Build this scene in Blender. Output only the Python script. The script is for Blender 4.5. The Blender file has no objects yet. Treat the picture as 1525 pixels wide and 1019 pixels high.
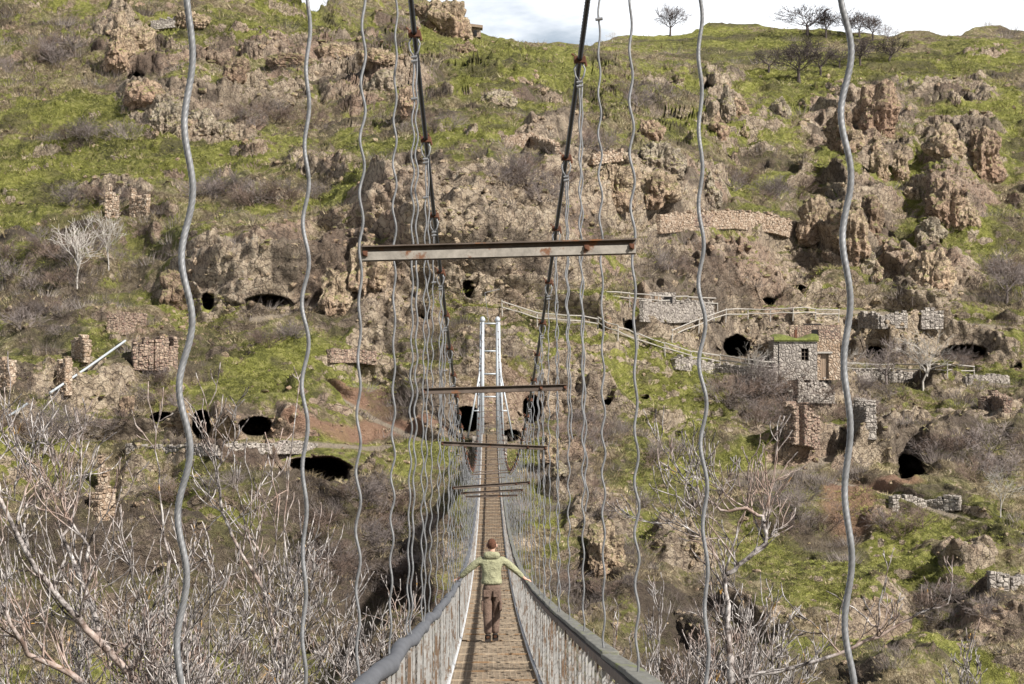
import bpy, bmesh, math, random
import numpy as np
from mathutils import Vector, Matrix, Euler
random.seed(7); RNG = np.random.default_rng(11)
S = bpy.context.scene; COL = S.collection
F = 3000.0; CX, CY = 762.5, 509.5
# ------------------------------------------------------------ camera
cam_d = bpy.data.cameras.new('camera'); cam = bpy.data.objects.new('camera', cam_d); COL.objects.link(cam); S.camera = cam
cam_d.sensor_width = 36; cam_d.lens = 36 * F / 1525; cam_d.clip_start = .1; cam_d.clip_end = 6000
cam.rotation_euler = (math.radians(90) + math.atan(90.5 / F), 0, -math.atan(34.5 / F))
RM = np.array(cam.rotation_euler.to_matrix())
def raydir(px, py):                      # direction with unit forward (Y) component; camera stands at the origin
    px = np.asarray(px, float); py = np.asarray(py, float)
    v = np.stack([(px - CX) / F, -(py - CY) / F, -np.ones_like(px)], -1) @ RM.T
    return v / v[..., 1:2]
def P(px, py, d):
    return Vector((raydir(px, py) * d).tolist())
# ------------------------------------------------------------ noise
def _h(ix, iy, iz, s):
    h = (ix * 374761393 + iy * 668265263 + iz * 2147483647 + s * 974711) & 0xffffffff
    h = ((h ^ (h >> 13)) * 1274126177) & 0xffffffff
    h = ((h ^ (h >> 16)) * 2246822519) & 0xffffffff
    return ((h ^ (h >> 15)) & 0xffff) / 32767.5 - 1.0
def vn(p, s=0):
    p = np.asarray(p, float); i = np.floor(p).astype(np.int64); f = p - i; u = f * f * (3 - 2 * f)
    r = 0
    for a in (0, 1):
        wa = u[..., 0] if a else 1 - u[..., 0]
        for b in (0, 1):
            wb = u[..., 1] if b else 1 - u[..., 1]
            for c in (0, 1):
                wc = u[..., 2] if c else 1 - u[..., 2]
                r = r + _h(i[..., 0] + a, i[..., 1] + b, i[..., 2] + c, s) * wa * wb * wc
    return r
def fbm(p, o=4, s=0, g=.5):
    r = 0; a = 1; t = 0; p = np.asarray(p, float)
    for k in range(o):
        r = r + a * vn(p * 2.03 ** k + k * 17.3, s + k); t += a; a *= g
    return r / t * 1.6
def ridge(p, o=4, s=0):
    r = 0; a = 1; t = 0; p = np.asarray(p, float)
    for k in range(o):
        r = r + a * (1 - 2 * np.abs(vn(p * 2.03 ** k + k * 9.1, s + k))); t += a; a *= .5
    return r / t
def sstep(a, b, x):
    t = np.clip((x - a) / (b - a), 0, 1); return t * t * (3 - 2 * t)
# ------------------------------------------------------------ materials
def mat(name):
    m = bpy.data.materials.new(name); m.use_nodes = True; nt = m.node_tree
    b = nt.nodes['Principled BSDF']; b.inputs['Roughness'].default_value = .9
    b.inputs['Specular IOR Level'].default_value = .2
    return m, nt, b
def N(nt, typ, **kw):
    n = nt.nodes.new(typ)
    for k, v in kw.items():
        if k in n.inputs: n.inputs[k].default_value = v
        else: setattr(n, k, v)
    return n
def L(nt, a, b): nt.links.new(a, b)
def out(n, k=0): return n.outputs[k]
def coords(nt, kind='Object', scale=(1, 1, 1)):
    t = N(nt, 'ShaderNodeTexCoord'); mp = N(nt, 'ShaderNodeMapping'); L(nt, t.outputs[kind], mp.inputs[0]); mp.inputs['Scale'].default_value = scale
    return mp.outputs[0]
def noise(nt, vec, sc, det=4, rough=.6):
    n = N(nt, 'ShaderNodeTexNoise'); n.inputs['Scale'].default_value = sc; n.inputs['Detail'].default_value = det
    n.inputs['Roughness'].default_value = rough; L(nt, vec, n.inputs['Vector']); return n.outputs['Fac']
def ramp(nt, fac, stops):
    r = N(nt, 'ShaderNodeValToRGB'); e = r.color_ramp.elements
    while len(e) < len(stops): e.new(.5)
    for k, (p, c) in enumerate(stops):
        e[k].position = p; e[k].color = (*c, 1) if len(c) == 3 else c
    L(nt, fac, r.inputs[0]); return r.outputs[0]
def mix(nt, fac, a, b, mode='MIX'):
    m = N(nt, 'ShaderNodeMix', data_type='RGBA', blend_type=mode)
    for v, i in ((fac, 0), (a, 6), (b, 7)):
        if isinstance(v, (int, float)): m.inputs[i].default_value = v
        elif isinstance(v, tuple): m.inputs[i].default_value = (*v, 1)
        else: L(nt, v, m.inputs[i])
    return m.outputs[2]
def math_(nt, op, a, b=0.0, c=None, clamp=False):
    m = N(nt, 'ShaderNodeMath', operation=op, use_clamp=clamp)
    for v, i in ((a, 0), (b, 1), (c, 2)):
        if v is None: continue
        if isinstance(v, (int, float)): m.inputs[i].default_value = v
        else: L(nt, v, m.inputs[i])
    return m.outputs[0]
def attr(nt, name, o='Fac'):
    a = N(nt, 'ShaderNodeAttribute', attribute_name=name); return a.outputs[o]
def bump(nt, b, h, strength, dist):
    n = N(nt, 'ShaderNodeBump'); n.inputs['Strength'].default_value = strength; n.inputs['Distance'].default_value = dist
    L(nt, h, n.inputs['Height']); L(nt, n.outputs[0], b.inputs['Normal'])
def simple(name, col, rough=.8, var=.25, sc=8, metal=0, bmp=.3, bd=.01, coord='Object', scale=(1, 1, 1), rust=None, rustamt=.6):
    m, nt, b = mat(name); v = coords(nt, coord, scale)
    n = noise(nt, v, sc, 5, .65)
    c = ramp(nt, n, [(.25, tuple(x * (1 - var) for x in col)), (.75, tuple(min(1, x * (1 + var)) for x in col))])
    if rust:
        n2 = noise(nt, v, sc * .45, 6, .7)
        c = mix(nt, ramp(nt, n2, [(rustamt - .04, (0, 0, 0)), (rustamt + .05, (1, 1, 1))]), c, rust)
    L(nt, c, b.inputs['Base Color']); b.inputs['Roughness'].default_value = rough; b.inputs['Metallic'].default_value = metal
    bump(nt, b, n, bmp, bd); return m
def rock_color(nt, v, tint=(1, 1, 1), lich=1):
    a = noise(nt, v, .22, 4, .65); b2 = noise(nt, v, 1.3, 5, .8)
    c = ramp(nt, a, [(.30, (.17, .13, .095)), (.43, (.32, .245, .175)), (.56, (.44, .345, .24)), (.72, (.58, .47, .34))])
    c2 = ramp(nt, b2, [(.37, (.035, .027, .022)), (.47, (.33, .255, .185)), (.60, (.62, .52, .39))])
    c = mix(nt, .5, c, c2)
    p = noise(nt, v, .09, 3, .5); c = mix(nt, ramp(nt, p, [(.5, (0, 0, 0)), (.66, (.45, .45, .45))]), c, (.29, .17, .125))
    v1 = N(nt, 'ShaderNodeTexVoronoi', feature='DISTANCE_TO_EDGE'); v1.inputs['Scale'].default_value = 1.1
    wv = N(nt, 'ShaderNodeVectorMath', operation='ADD'); L(nt, v, wv.inputs[0])
    nn = N(nt, 'ShaderNodeTexNoise'); nn.inputs['Scale'].default_value = 1.5; L(nt, v, nn.inputs['Vector']); L(nt, nn.outputs['Color'], wv.inputs[1]); L(nt, wv.outputs[0], v1.inputs['Vector'])
    cr = ramp(nt, v1.outputs[0], [(.0, (.85, .85, .85)), (.08, (0, 0, 0))]); c = mix(nt, cr, c, (.07, .052, .042))
    if lich:
        l = noise(nt, v, 2.6, 5, .75); c = mix(nt, ramp(nt, l, [(.67, (0, 0, 0)), (.73, (.6, .6, .6))]), c, (.40, .22, .07))
        l = noise(nt, v, 1.7, 5, .8); c = mix(nt, ramp(nt, l, [(.60, (0, 0, 0)), (.70, (.6, .6, .6))]), c, (.40, .40, .34))
    c = mix(nt, 1.0, c, tuple(q * k_ for q, k_ in zip(tint, (1.02, 1.02, 1.01))), 'MULTIPLY'); return c
def grass_color(nt, v):
    a = noise(nt, v, .11, 3, .6); b2 = noise(nt, v, 1.2, 5, .8)
    g = ramp(nt, a, [(.34, (.095, .092, .030)), (.50, (.20, .205, .044)), (.66, (.31, .31, .065))])
    d = ramp(nt, b2, [(.43, (.022, .022, .012)), (.52, (.19, .19, .045)), (.60, (.38, .34, .14))])
    return mix(nt, .5, g, d)
def dry_color(nt, v):
    a = noise(nt, v, .16, 3, .65); b2 = noise(nt, v, 1.6, 5, .85)
    g = ramp(nt, a, [(.32, (.12, .088, .052)), (.5, (.24, .19, .105)), (.66, (.26, .26, .09))])
    d = ramp(nt, b2, [(.43, (.020, .014, .010)), (.52, (.21, .16, .10)), (.61, (.48, .40, .27))])
    return mix(nt, .55, g, d)
def hill_mat():
    m, nt, b = mat('hillside_ground'); v = coords(nt)
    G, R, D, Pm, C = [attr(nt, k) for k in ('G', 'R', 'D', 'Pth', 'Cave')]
    geo = N(nt, 'ShaderNodeNewGeometry'); sx = N(nt, 'ShaderNodeSeparateXYZ'); L(nt, geo.outputs['Normal'], sx.inputs[0])
    steep = math_(nt, 'SUBTRACT', 1.0, sx.outputs[2])
    n1 = noise(nt, v, .33, 5, .8)
    gm = math_(nt, 'ADD', math_(nt, 'MULTIPLY_ADD', G, .84, .30), math_(nt, 'MULTIPLY_ADD', n1, 2.8, -1.4))
    gf = ramp(nt, gm, [(.38, (0, 0, 0)), (.56, (1, 1, 1))])
    c = mix(nt, gf, dry_color(nt, v), grass_color(nt, v))
    rs = math_(nt, 'MULTIPLY_ADD', steep, 1.5, -.62)
    rm = math_(nt, 'ADD', math_(nt, 'MULTIPLY_ADD', R, 1.25, rs), math_(nt, 'MULTIPLY_ADD', noise(nt, v, .55, 5, .8), 2.4, -1.2))
    rf = ramp(nt, rm, [(.50, (0, 0, 0)), (.62, (1, 1, 1))])
    c = mix(nt, rf, c, rock_color(nt, v))
    c = mix(nt, math_(nt, 'MULTIPLY', attr(nt, 'DarkGround'), .85), c, mix(nt, noise(nt, v, 1.8, 4, .8), (.018, .014, .012), (.12, .09, .07)))  # ground colour darkened inside the mask and in noise patches
    c = mix(nt, math_(nt, 'MULTIPLY', D, .85), c, mix(nt, noise(nt, v, 1.5, 5, .7), (.20, .11, .07), (.36, .22, .15)))
    c = mix(nt, Pm, c, mix(nt, noise(nt, v, 2, 5, .7), (.22, .18, .13), (.40, .33, .25)))
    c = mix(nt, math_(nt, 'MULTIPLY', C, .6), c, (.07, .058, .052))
    L(nt, c, b.inputs['Base Color']); b.inputs['Roughness'].default_value = .95
    bump(nt, b, noise(nt, v, 1.3, 5, .85), 1.0, 1.1)
    return m
def outcrop_mat(name, tint):
    m, nt, b = mat(name); v = coords(nt)
    c = rock_color(nt, v, tint)
    geo = N(nt, 'ShaderNodeNewGeometry'); sx = N(nt, 'ShaderNodeSeparateXYZ'); L(nt, geo.outputs['Normal'], sx.inputs[0])
    t = math_(nt, 'ADD', sx.outputs[2], math_(nt, 'MULTIPLY_ADD', noise(nt, v, .8, 5, .8), 2.2, -1.02))
    c = mix(nt, ramp(nt, t, [(.62, (0, 0, 0)), (.75, (1, 1, 1))]), c, mix(nt, noise(nt, v, .3), grass_color(nt, v), dry_color(nt, v)))
    L(nt, c, b.inputs['Base Color']); b.inputs['Roughness'].default_value = .95
    bump(nt, b, noise(nt, v, 1.5, 5, .85), 1.0, .8)
    return m
# ------------------------------------------------------------ object helpers
def tag(o, label=None, cat=None, group=None, kind=None):
    for k, v in (('label', label), ('category', cat), ('group', group), ('kind', kind)):
        if v: o[k] = v
    return o
def empty(name, loc=(0, 0, 0), rz=0):
    o = bpy.data.objects.new(name, None); COL.objects.link(o); o.location = loc; o.rotation_euler.z = rz; o.empty_display_size = .2; return o
def mesh_np(name, V, Fc, m, parent=None, smooth=False):
    V = np.asarray(V, np.float32); Fc = np.asarray(Fc, np.int32); me = bpy.data.meshes.new(name)
    me.vertices.add(len(V)); me.vertices.foreach_set('co', V.ravel()); k = Fc.shape[1]
    me.loops.add(Fc.size); me.loops.foreach_set('vertex_index', Fc.ravel()); me.polygons.add(len(Fc))
    me.polygons.foreach_set('loop_start', np.arange(0, Fc.size, k, dtype=np.int32))
    me.polygons.foreach_set('use_smooth', np.full(len(Fc), smooth)); me.update(calc_edges=True)
    if m: me.materials.append(m)
    o = bpy.data.objects.new(name, me); COL.objects.link(o)
    if parent: o.parent = parent
    return o
class MB:                                # collects shapes that become one mesh
    def __init__(s): s.v = []; s.f = []; s.n = 0
    def add(s, V, Fs):
        s.v.extend([tuple(map(float, q)) for q in V]); s.f.extend([tuple(i + s.n for i in f) for f in Fs]); s.n += len(V)
    def box(s, c, sz, R=None):
        c = Vector(c); R = R or Matrix.Identity(3); h = [x / 2 for x in sz]
        V = [c + R @ Vector((sx * h[0], sy * h[1], sz_ * h[2])) for sx in (-1, 1) for sy in (-1, 1) for sz_ in (-1, 1)]
        s.add(V, [(0, 1, 3, 2), (4, 6, 7, 5), (0, 4, 5, 1), (2, 3, 7, 6), (0, 2, 6, 4), (1, 5, 7, 3)])
    def bar(s, a, b, w, h=None):         # rectangular bar from a to b
        a = Vector(a); b = Vector(b); d = b - a; R = d.to_track_quat('X', 'Z').to_matrix()
        s.box((a + b) / 2, (d.length, w, h or w), R)
    def tube(s, pts, rad, n=6, lobes=0, twist=0, cap=True):
        pts = np.asarray([tuple(q) for q in pts], float); K = len(pts)
        rad = np.full(K, rad, float) if np.isscalar(rad) else np.asarray(rad, float)
        T = np.gradient(pts, axis=0); T /= np.linalg.norm(T, axis=1)[:, None] + 1e-9
        ref = np.array([1., 0, 0]) if abs(T[0, 0]) < .8 else np.array([0, 1., 0])
        A = ref - T * (T @ ref)[:, None]; A /= np.linalg.norm(A, axis=1)[:, None] + 1e-9; B = np.cross(T, A)
        th = np.arange(n) / n * 2 * math.pi
        if lobes:
            ln = np.concatenate([[0], np.cumsum(np.linalg.norm(np.diff(pts, axis=0), axis=1))])
            r = rad[:, None] * (.80 + .27 * np.abs(np.sin(lobes / 2 * (th[None] - ln[:, None] * twist))))
        else: r = rad[:, None] * np.ones((1, n))
        V = pts[:, None] + A[:, None] * (np.cos(th)[None, :, None] * r[..., None]) + B[:, None] * (np.sin(th)[None, :, None] * r[..., None])
        Fs = [(k * n + j, k * n + (j + 1) % n, (k + 1) * n + (j + 1) % n, (k + 1) * n + j) for k in range(K - 1) for j in range(n)]
        if cap: Fs += [tuple(range(n - 1, -1, -1)), tuple((K - 1) * n + j for j in range(n))]
        s.add(V.reshape(-1, 3), Fs)
    def ball(s, c, r, sub=1):
        bm = bmesh.new(); bmesh.ops.create_icosphere(bm, subdivisions=sub, radius=1); r = (r, r, r) if np.isscalar(r) else r
        s.add([Vector(c) + Vector((q.co.x * r[0], q.co.y * r[1], q.co.z * r[2])) for q in bm.verts], [[q.index for q in f.verts] for f in bm.faces]); bm.free()
    def mesh(s, name, m, smooth=False):
        me = bpy.data.meshes.new(name); me.from_pydata(s.v, [], s.f); me.update()
        if m: me.materials.append(m)
        if smooth: me.polygons.foreach_set('use_smooth', np.ones(len(me.polygons), bool))
        return me
    def build(s, name, m, parent=None, smooth=False, bevel=0):
        o = bpy.data.objects.new(name, s.mesh(name, m, smooth)); COL.objects.link(o)
        if parent: o.parent = parent
        if bevel:
            b = o.modifiers.new('bevel', 'BEVEL'); b.width = bevel; b.segments = 2; b.limit_method = 'ANGLE'
        return o
#@@TERRAIN
# ------------------------------------------------------------ terrain: depth of the slope along each bearing and elevation
rows_y = [-200, 0, 60, 120, 200, 260, 330, 400, 450, 500, 550, 600, 650, 700, 760, 850, 930, 1019, 1250]
cols_x = [-300, 0, 250, 480, 600, 730, 900, 1000, 1100, 1300, 1525, 1850]
Dt = np.array([
 [390, 345, 325, 300, 268, 246, 222, 201, 187, 176, 166, 157, 150, 143, 136, 124, 114, 104, 88],
 [380, 332, 310, 287, 254, 232, 210, 192, 180, 170, 161, 153, 147, 140, 132, 120, 110, 100, 85],
 [380, 326, 302, 276, 242, 220, 200, 180, 172, 166, 158, 150, 146, 140, 132, 120, 110, 101, 85],
 [400, 350, 310, 275, 236, 208, 190, 179, 174, 168, 161, 155, 149, 142, 134, 124, 115, 106, 88],
 [440, 400, 345, 272, 220, 194, 184, 178, 175, 170, 164, 158, 152, 145, 138, 127, 118, 109, 90],
 [480, 440, 392, 275, 214, 190, 183, 179, 176, 170, 165, 160, 156, 148, 140, 130, 121, 112, 92],
 [480, 440, 400, 310, 240, 205, 196, 188, 180, 174, 170, 166, 160, 152, 144, 133, 124, 115, 95],
 [480, 430, 400, 335, 268, 214, 204, 198, 190, 182, 178, 172, 164, 155, 147, 136, 126, 117, 96],
 [480, 425, 395, 345, 285, 250, 216, 209, 202, 197, 192, 180, 170, 160, 150, 138, 128, 118, 96],
 [480, 430, 390, 350, 300, 265, 240, 220, 210, 204, 199, 186, 174, 162, 150, 138, 128, 118, 96],
 [480, 430, 385, 345, 295, 262, 238, 220, 210, 203, 196, 184, 172, 160, 150, 138, 128, 118, 96],
 [480, 430, 385, 345, 295, 262, 238, 220, 210, 203, 196, 184, 172, 160, 150, 138, 128, 118, 96]], float)
sky_x = [-300, 0, 380, 432, 455, 474, 500, 560, 640, 690, 725, 760, 795, 825, 850, 880, 920, 990, 1030, 1060, 1120, 1185, 1240, 1300, 1325, 1350, 1385, 1410, 1450, 1475, 1525, 1620, 1850]
sky_y = [-200, -120, -45, -4, 24, 26, 2, -40, 5, 44, 56, 60, 68, 64, 66, 70, 54, 53, 48, 36, 38, 46, 52, 57, 58, 50, 50, 58, 46, 41, 46, 52, 40]
NXg, NYg = 1040, 690
gx = np.linspace(-290, 1820, NXg); sky = np.interp(gx, sky_x, sky_y)
v = np.linspace(0, 1, NYg); vv = np.where(v < .86, v / .86 * .80, .80 + (v - .86) / .14 * .20)
GPX = np.repeat(gx[None], NYg, 0); GPY = sky[None] + (1250 - sky[None]) * vv[:, None]
def depth_at(px, py):
    px = np.asarray(px, float); py = np.asarray(py, float)
    ci = np.clip(np.searchsorted(cols_x, px) - 1, 0, len(cols_x) - 2); ri = np.clip(np.searchsorted(rows_y, py) - 1, 0, len(rows_y) - 2)
    cx = np.array(cols_x); ry = np.array(rows_y); tx = np.clip((px - cx[ci]) / (cx[ci + 1] - cx[ci]), 0, 1); ty = np.clip((py - ry[ri]) / (ry[ri + 1] - ry[ri]), 0, 1)
    return (Dt[ci, ri] * (1 - tx) + Dt[ci + 1, ri] * tx) * (1 - ty) + (Dt[ci, ri + 1] * (1 - tx) + Dt[ci + 1, ri + 1] * tx) * ty
GD = depth_at(GPX, GPY)
for _ in range(14):                      # soften creases of the table
    GD[1:-1] = (GD[:-2] + 2 * GD[1:-1] + GD[2:]) / 4; GD[:, 1:-1] = (GD[:, :-2] + 2 * GD[:, 1:-1] + GD[:, 2:]) / 4
RAY = raydir(GPX, GPY); BASE = RAY * GD[..., None]
warp = np.stack([fbm(BASE / 9, 3, 5), fbm(BASE / 9 + 50, 3, 6)], -1)
WX = GPX + warp[..., 0] * 26; WY = GPY + warp[..., 1] * 14
def blobs(lst, soft=.5):
    r = np.zeros_like(GPX)
    for b in lst:
        cx_, cy_, rx, ry = b[:4]; a = math.radians(b[4]) if len(b) > 4 else 0; st = b[5] if len(b) > 5 else 1
        dx = WX - cx_; dy = WY - cy_; u = (dx * math.cos(a) + dy * math.sin(a)) / rx; w = (-dx * math.sin(a) + dy * math.cos(a)) / ry
        r = np.maximum(r, st * (1 - sstep(1 - soft, 1 + soft * .5, np.sqrt(u * u + w * w))))
    return r
GREEN = [(50, 300, 130, 38), (110, 185, 150, 22), (250, 235, 210, 26), (150, 265, 180, 26), (30, 235, 120, 25), (350, 60, 90, 34, 10), (240, 70, 60, 40), (780, 115, 110, 50), (740, 150, 90, 22, 20), (820, 150, 70, 22),
 (730, 90, 70, 26, 30), (660, 255, 90, 14), (690, 208, 90, 14), (560, 225, 60, 20), (400, 330, 130, 12, -14), (520, 290, 50, 20, -20), (300, 480, 110, 34, 15), (400, 560, 170, 46, 15), (210, 545, 110, 25), (190, 632, 70, 14), (590, 580, 50, 36, 20),
 (600, 700, 60, 36), (650, 690, 40, 20), (330, 795, 70, 36), (310, 740, 50, 25), (820, 505, 90, 40), (690, 470, 70, 24), (650, 540, 70, 30), (960, 570, 60, 50, 40), (1040, 610, 50, 60, 30), (980, 720, 90, 40), (1010, 790, 60, 30), (1030, 655, 60, 24), (880, 470, 70, 12, 14), (1260, 430, 200, 14, 8), (1130, 470, 180, 9),
 (1100, 65, 160, 28), (1250, 115, 170, 28, -8), (1400, 100, 130, 34, -10), (1120, 130, 140, 22), (1060, 205, 110, 24), (1130, 222, 60, 14), (1200, 160, 90, 24, -20), (1090, 285, 90, 16), (1090, 320, 110, 8), (1470, 370, 80, 32), (1400, 340, 60, 40),
 (1505, 200, 40, 70), (1450, 180, 110, 16), (1400, 265, 90, 18, 20), (1330, 285, 90, 14), (1230, 265, 60, 20, -30), (1300, 760, 50, 16), (1400, 800, 170, 26, 14), (1370, 760, 80, 10, 18), (1350, 850, 90, 34, 20), (1290, 900, 90, 40, 20), (1200, 870, 90, 60, 30), (1310, 980, 120, 36, 35), (1420, 1010, 90, 30), (1450, 870, 50, 16),
 (430, 25, 60, 24, 20), (540, 75, 60, 34), (620, 60, 50, 40), (850, 845, 60, 12), (970, 830, 60, 14, 20), (1460, 470, 80, 10), (1450, 560, 90, 16), (1100, 690, 160, 13), (1230, 665, 70, 10), (800, 690, 60, 16), (870, 360, 60, 14), (900, 300, 40, 30), (60, 190, 80, 20), (20, 350, 60, 20), (30, 410, 50, 16), (60, 560, 90, 12), (40, 700, 80, 20), (940, 620, 60, 40), (1180, 745, 60, 14)]
ROCK = [(740, 345, 180, 80), (640, 330, 110, 70), (870, 290, 80, 55), (700, 425, 150, 32), (330, 430, 80, 50, 0, .85), (420, 425, 120, 55, 0, .9), (500, 430, 50, 60), (560, 480, 60, 60), (600, 560, 40, 40, 0, .7), (950, 285, 90, 45), (1010, 300, 50, 40), (1050, 300, 30, 40),
 (1110, 400, 130, 60, 0, .8), (990, 475, 50, 36), (1180, 510, 210, 36, 0, .9), (1400, 520, 140, 32, 3, .9), (1400, 660, 180, 28, -8, .6), (1250, 690, 110, 18), (725, 640, 120, 50), (330, 632, 140, 26, 0, .9), (250, 100, 110, 26, 8, .8), (430, 95, 120, 25, 5, .9), (300, 160, 90, 25, 0, .8), (540, 130, 70, 46, 0, .9), (420, 150, 60, 20, 0, .8), (520, 80, 60, 20, 0, .8),
 (250, 170, 70, 30), (175, 45, 26, 50), (330, 205, 70, 18), (1290, 170, 90, 50, 0, .9), (1260, 210, 60, 40), (1320, 245, 50, 26), (1430, 220, 70, 40), (1425, 300, 60, 45), (1270, 340, 70, 60, 0, .9), (1380, 415, 70, 45), (1420, 145, 80, 16, 0, .8), (1130, 205, 60, 16, 0, .7), (990, 130, 40, 16, 0, .9), (1080, 150, 22, 60), (180, 305, 50, 16), (840, 610, 70, 50, 0, .8), (850, 720, 40, 50, 0, .7),
 (905, 800, 60, 40), (1020, 835, 50, 30), (600, 50, 30, 20), (80, 590, 120, 40, 0, .6), (200, 740, 40, 50, 0, .6), (720, 210, 50, 10), (820, 215, 60, 12), (600, 130, 50, 25), (1180, 600, 120, 40, 0, .5), (100, 750, 60, 30, 0, .5), (480, 250, 60, 20, 0, .7), (1470, 80, 40, 12), (1340, 130, 60, 10, 0, .7), (380, 700, 120, 22, 0, .9), (1490, 920, 60, 60, 0, .6), (1440, 840, 50, 20)]
DIRT = [(1280, 765, 46, 38, 20), (505, 600, 60, 10, 30), (560, 650, 120, 9, 2), (440, 645, 60, 8), (1330, 735, 60, 8), (560, 620, 40, 20, 20, .5), (730, 600, 60, 40, 0, .4)]
PATHS = [[(0, 668), (120, 672), (260, 668), (400, 664), (520, 665), (640, 672)], [(640, 672), (600, 650), (520, 610), (470, 580)], [(745, 462), (820, 478), (880, 490), (950, 515), (1050, 542), (1160, 552), (1300, 552), (1400, 556), (1525, 580)],
 [(1000, 505), (1080, 472), (1180, 470), (1300, 470), (1400, 478), (1525, 492)], [(1100, 708), (1180, 706), (1260, 690), (1360, 650), (1470, 612)], [(1180, 706), (1300, 738), (1400, 765), (1525, 800)], [(1000, 655), (1040, 625)], [(380, 478), (440, 470), (500, 455)]]
WALLS = [[(975, 340), (1030, 336), (1090, 333), (1150, 340), (1188, 352), (1208, 362)], [(955, 466), (1065, 466)], [(1002, 540), (1155, 560)], [(1150, 545), (1260, 545)], [(1170, 590), (1215, 655)], [(1325, 745), (1430, 745)], [(190, 664), (480, 662)], [(200, 530), (262, 530)], [(155, 305), (225, 308)], [(90, 560), (130, 520)], [(140, 700), (168, 760)], [(1280, 478), (1403, 474)], [(490, 524), (560, 528)]]
def pathmask(w, PATHS=PATHS):
    r = np.zeros_like(GPX); X = GPX + warp[..., 0] * 5; Y = GPY + warp[..., 1] * 3
    for pl in PATHS:
        for (x0, y0), (x1, y1) in zip(pl[:-1], pl[1:]):
            t = np.clip(((X - x0) * (x1 - x0) + (Y - y0) * (y1 - y0)) / ((x1 - x0) ** 2 + (y1 - y0) ** 2), 0, 1)
            r = np.maximum(r, 1 - sstep(w * .6, w * 1.3, np.hypot(X - x0 - t * (x1 - x0), (Y - y0 - t * (y1 - y0)) * 1.6)))
    return r
DARKG = [(570, 880, 110, 150), (480, 780, 120, 80), (300, 880, 300, 110, 0, .8), (100, 860, 170, 120, 0, .7), (640, 780, 50, 90, 0, .8), (60, 490, 60, 24), (900, 880, 110, 60, 0, .8), (1140, 600, 90, 46, 0, .9), (1010, 950, 120, 80, 0, .6), (1440, 690, 80, 34, 0, .6), (640, 400, 20, 20, 0, .5), (1190, 330, 60, 30, 0, .5), (1400, 380, 50, 20, 0, .4), (90, 370, 150, 26, 0, .6), (300, 80, 60, 10, 0, .5), (400, 165, 90, 14, 0, .6), (1050, 770, 90, 30, 0, .5), (1440, 900, 90, 40, 0, .6), (870, 650, 60, 40, 0, .5)]  # patches where the ground gets a darker brown
Lm = blobs(DARKG, .7); Gm = blobs(GREEN, .6) * (1 - .5 * Lm); Rm = blobs(ROCK, .4); Dm = blobs(DIRT, .3); Pm = pathmask(5.0); Pw = pathmask(14); Wc = pathmask(12, WALLS); Wc = pathmask(12, WALLS)
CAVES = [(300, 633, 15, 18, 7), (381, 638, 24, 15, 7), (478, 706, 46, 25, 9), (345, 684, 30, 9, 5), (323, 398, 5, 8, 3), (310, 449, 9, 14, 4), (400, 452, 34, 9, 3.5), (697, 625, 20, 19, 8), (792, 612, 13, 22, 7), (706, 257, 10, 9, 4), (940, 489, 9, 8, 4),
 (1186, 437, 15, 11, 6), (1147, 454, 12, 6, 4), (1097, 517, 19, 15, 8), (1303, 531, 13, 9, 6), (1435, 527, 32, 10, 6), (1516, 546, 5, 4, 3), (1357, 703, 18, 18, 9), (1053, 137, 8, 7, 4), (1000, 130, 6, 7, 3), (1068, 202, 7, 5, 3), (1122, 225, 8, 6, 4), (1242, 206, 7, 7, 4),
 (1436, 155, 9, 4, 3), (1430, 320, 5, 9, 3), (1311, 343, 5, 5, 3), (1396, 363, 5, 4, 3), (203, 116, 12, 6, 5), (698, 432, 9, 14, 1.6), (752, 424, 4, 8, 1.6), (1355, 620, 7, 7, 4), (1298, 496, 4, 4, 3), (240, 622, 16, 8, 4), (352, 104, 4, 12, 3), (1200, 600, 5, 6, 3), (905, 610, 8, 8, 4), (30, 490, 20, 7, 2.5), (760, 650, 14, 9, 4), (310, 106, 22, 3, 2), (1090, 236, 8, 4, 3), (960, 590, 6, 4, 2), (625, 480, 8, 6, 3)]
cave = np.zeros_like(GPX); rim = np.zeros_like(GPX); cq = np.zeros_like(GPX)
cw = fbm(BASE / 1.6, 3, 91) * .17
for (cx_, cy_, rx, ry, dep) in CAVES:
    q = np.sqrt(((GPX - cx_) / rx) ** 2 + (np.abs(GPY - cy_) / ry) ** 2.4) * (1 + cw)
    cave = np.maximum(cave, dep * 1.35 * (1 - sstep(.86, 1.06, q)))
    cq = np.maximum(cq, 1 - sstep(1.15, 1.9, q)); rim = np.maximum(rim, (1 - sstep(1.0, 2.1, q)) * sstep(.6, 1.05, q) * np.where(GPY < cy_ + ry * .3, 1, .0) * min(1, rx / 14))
far = np.clip(GD / 180, .4, 2.4)
quiet = np.clip(Pw * .9 + cq, 0, 1)
calm = 1 - .6 * sstep(330, 400, GD)     # the smooth green saddle and the crest
tow = 1 - sstep(.6, 1.6, np.hypot((GPX - 731) / 70, (GPY - 650) / 60))
Bq = BASE * np.array([1, 1, 1])
dep = ridge(Bq / np.array([16., 16., 9.]), 4, 1) * 2.4 * (.35 + Rm)
dep += np.maximum(0, fbm(Bq / np.array([11., 11., 3.2]), 4, 20)) * 1.7                # lens-shaped ledges and terraces
tr = (Bq[..., 2] + fbm(Bq / 14, 3, 31) * 3.0) / 2.3; fr = tr - np.floor(tr)
ter = sstep(.0, .75, fr) - sstep(.78, 1.0, fr)
tw_ = sstep(-.5, .4, fbm(Bq / 20, 2, 33)) * (1 - .5 * Rm); dep += (ter - .4) * 1.55 * tw_
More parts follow.
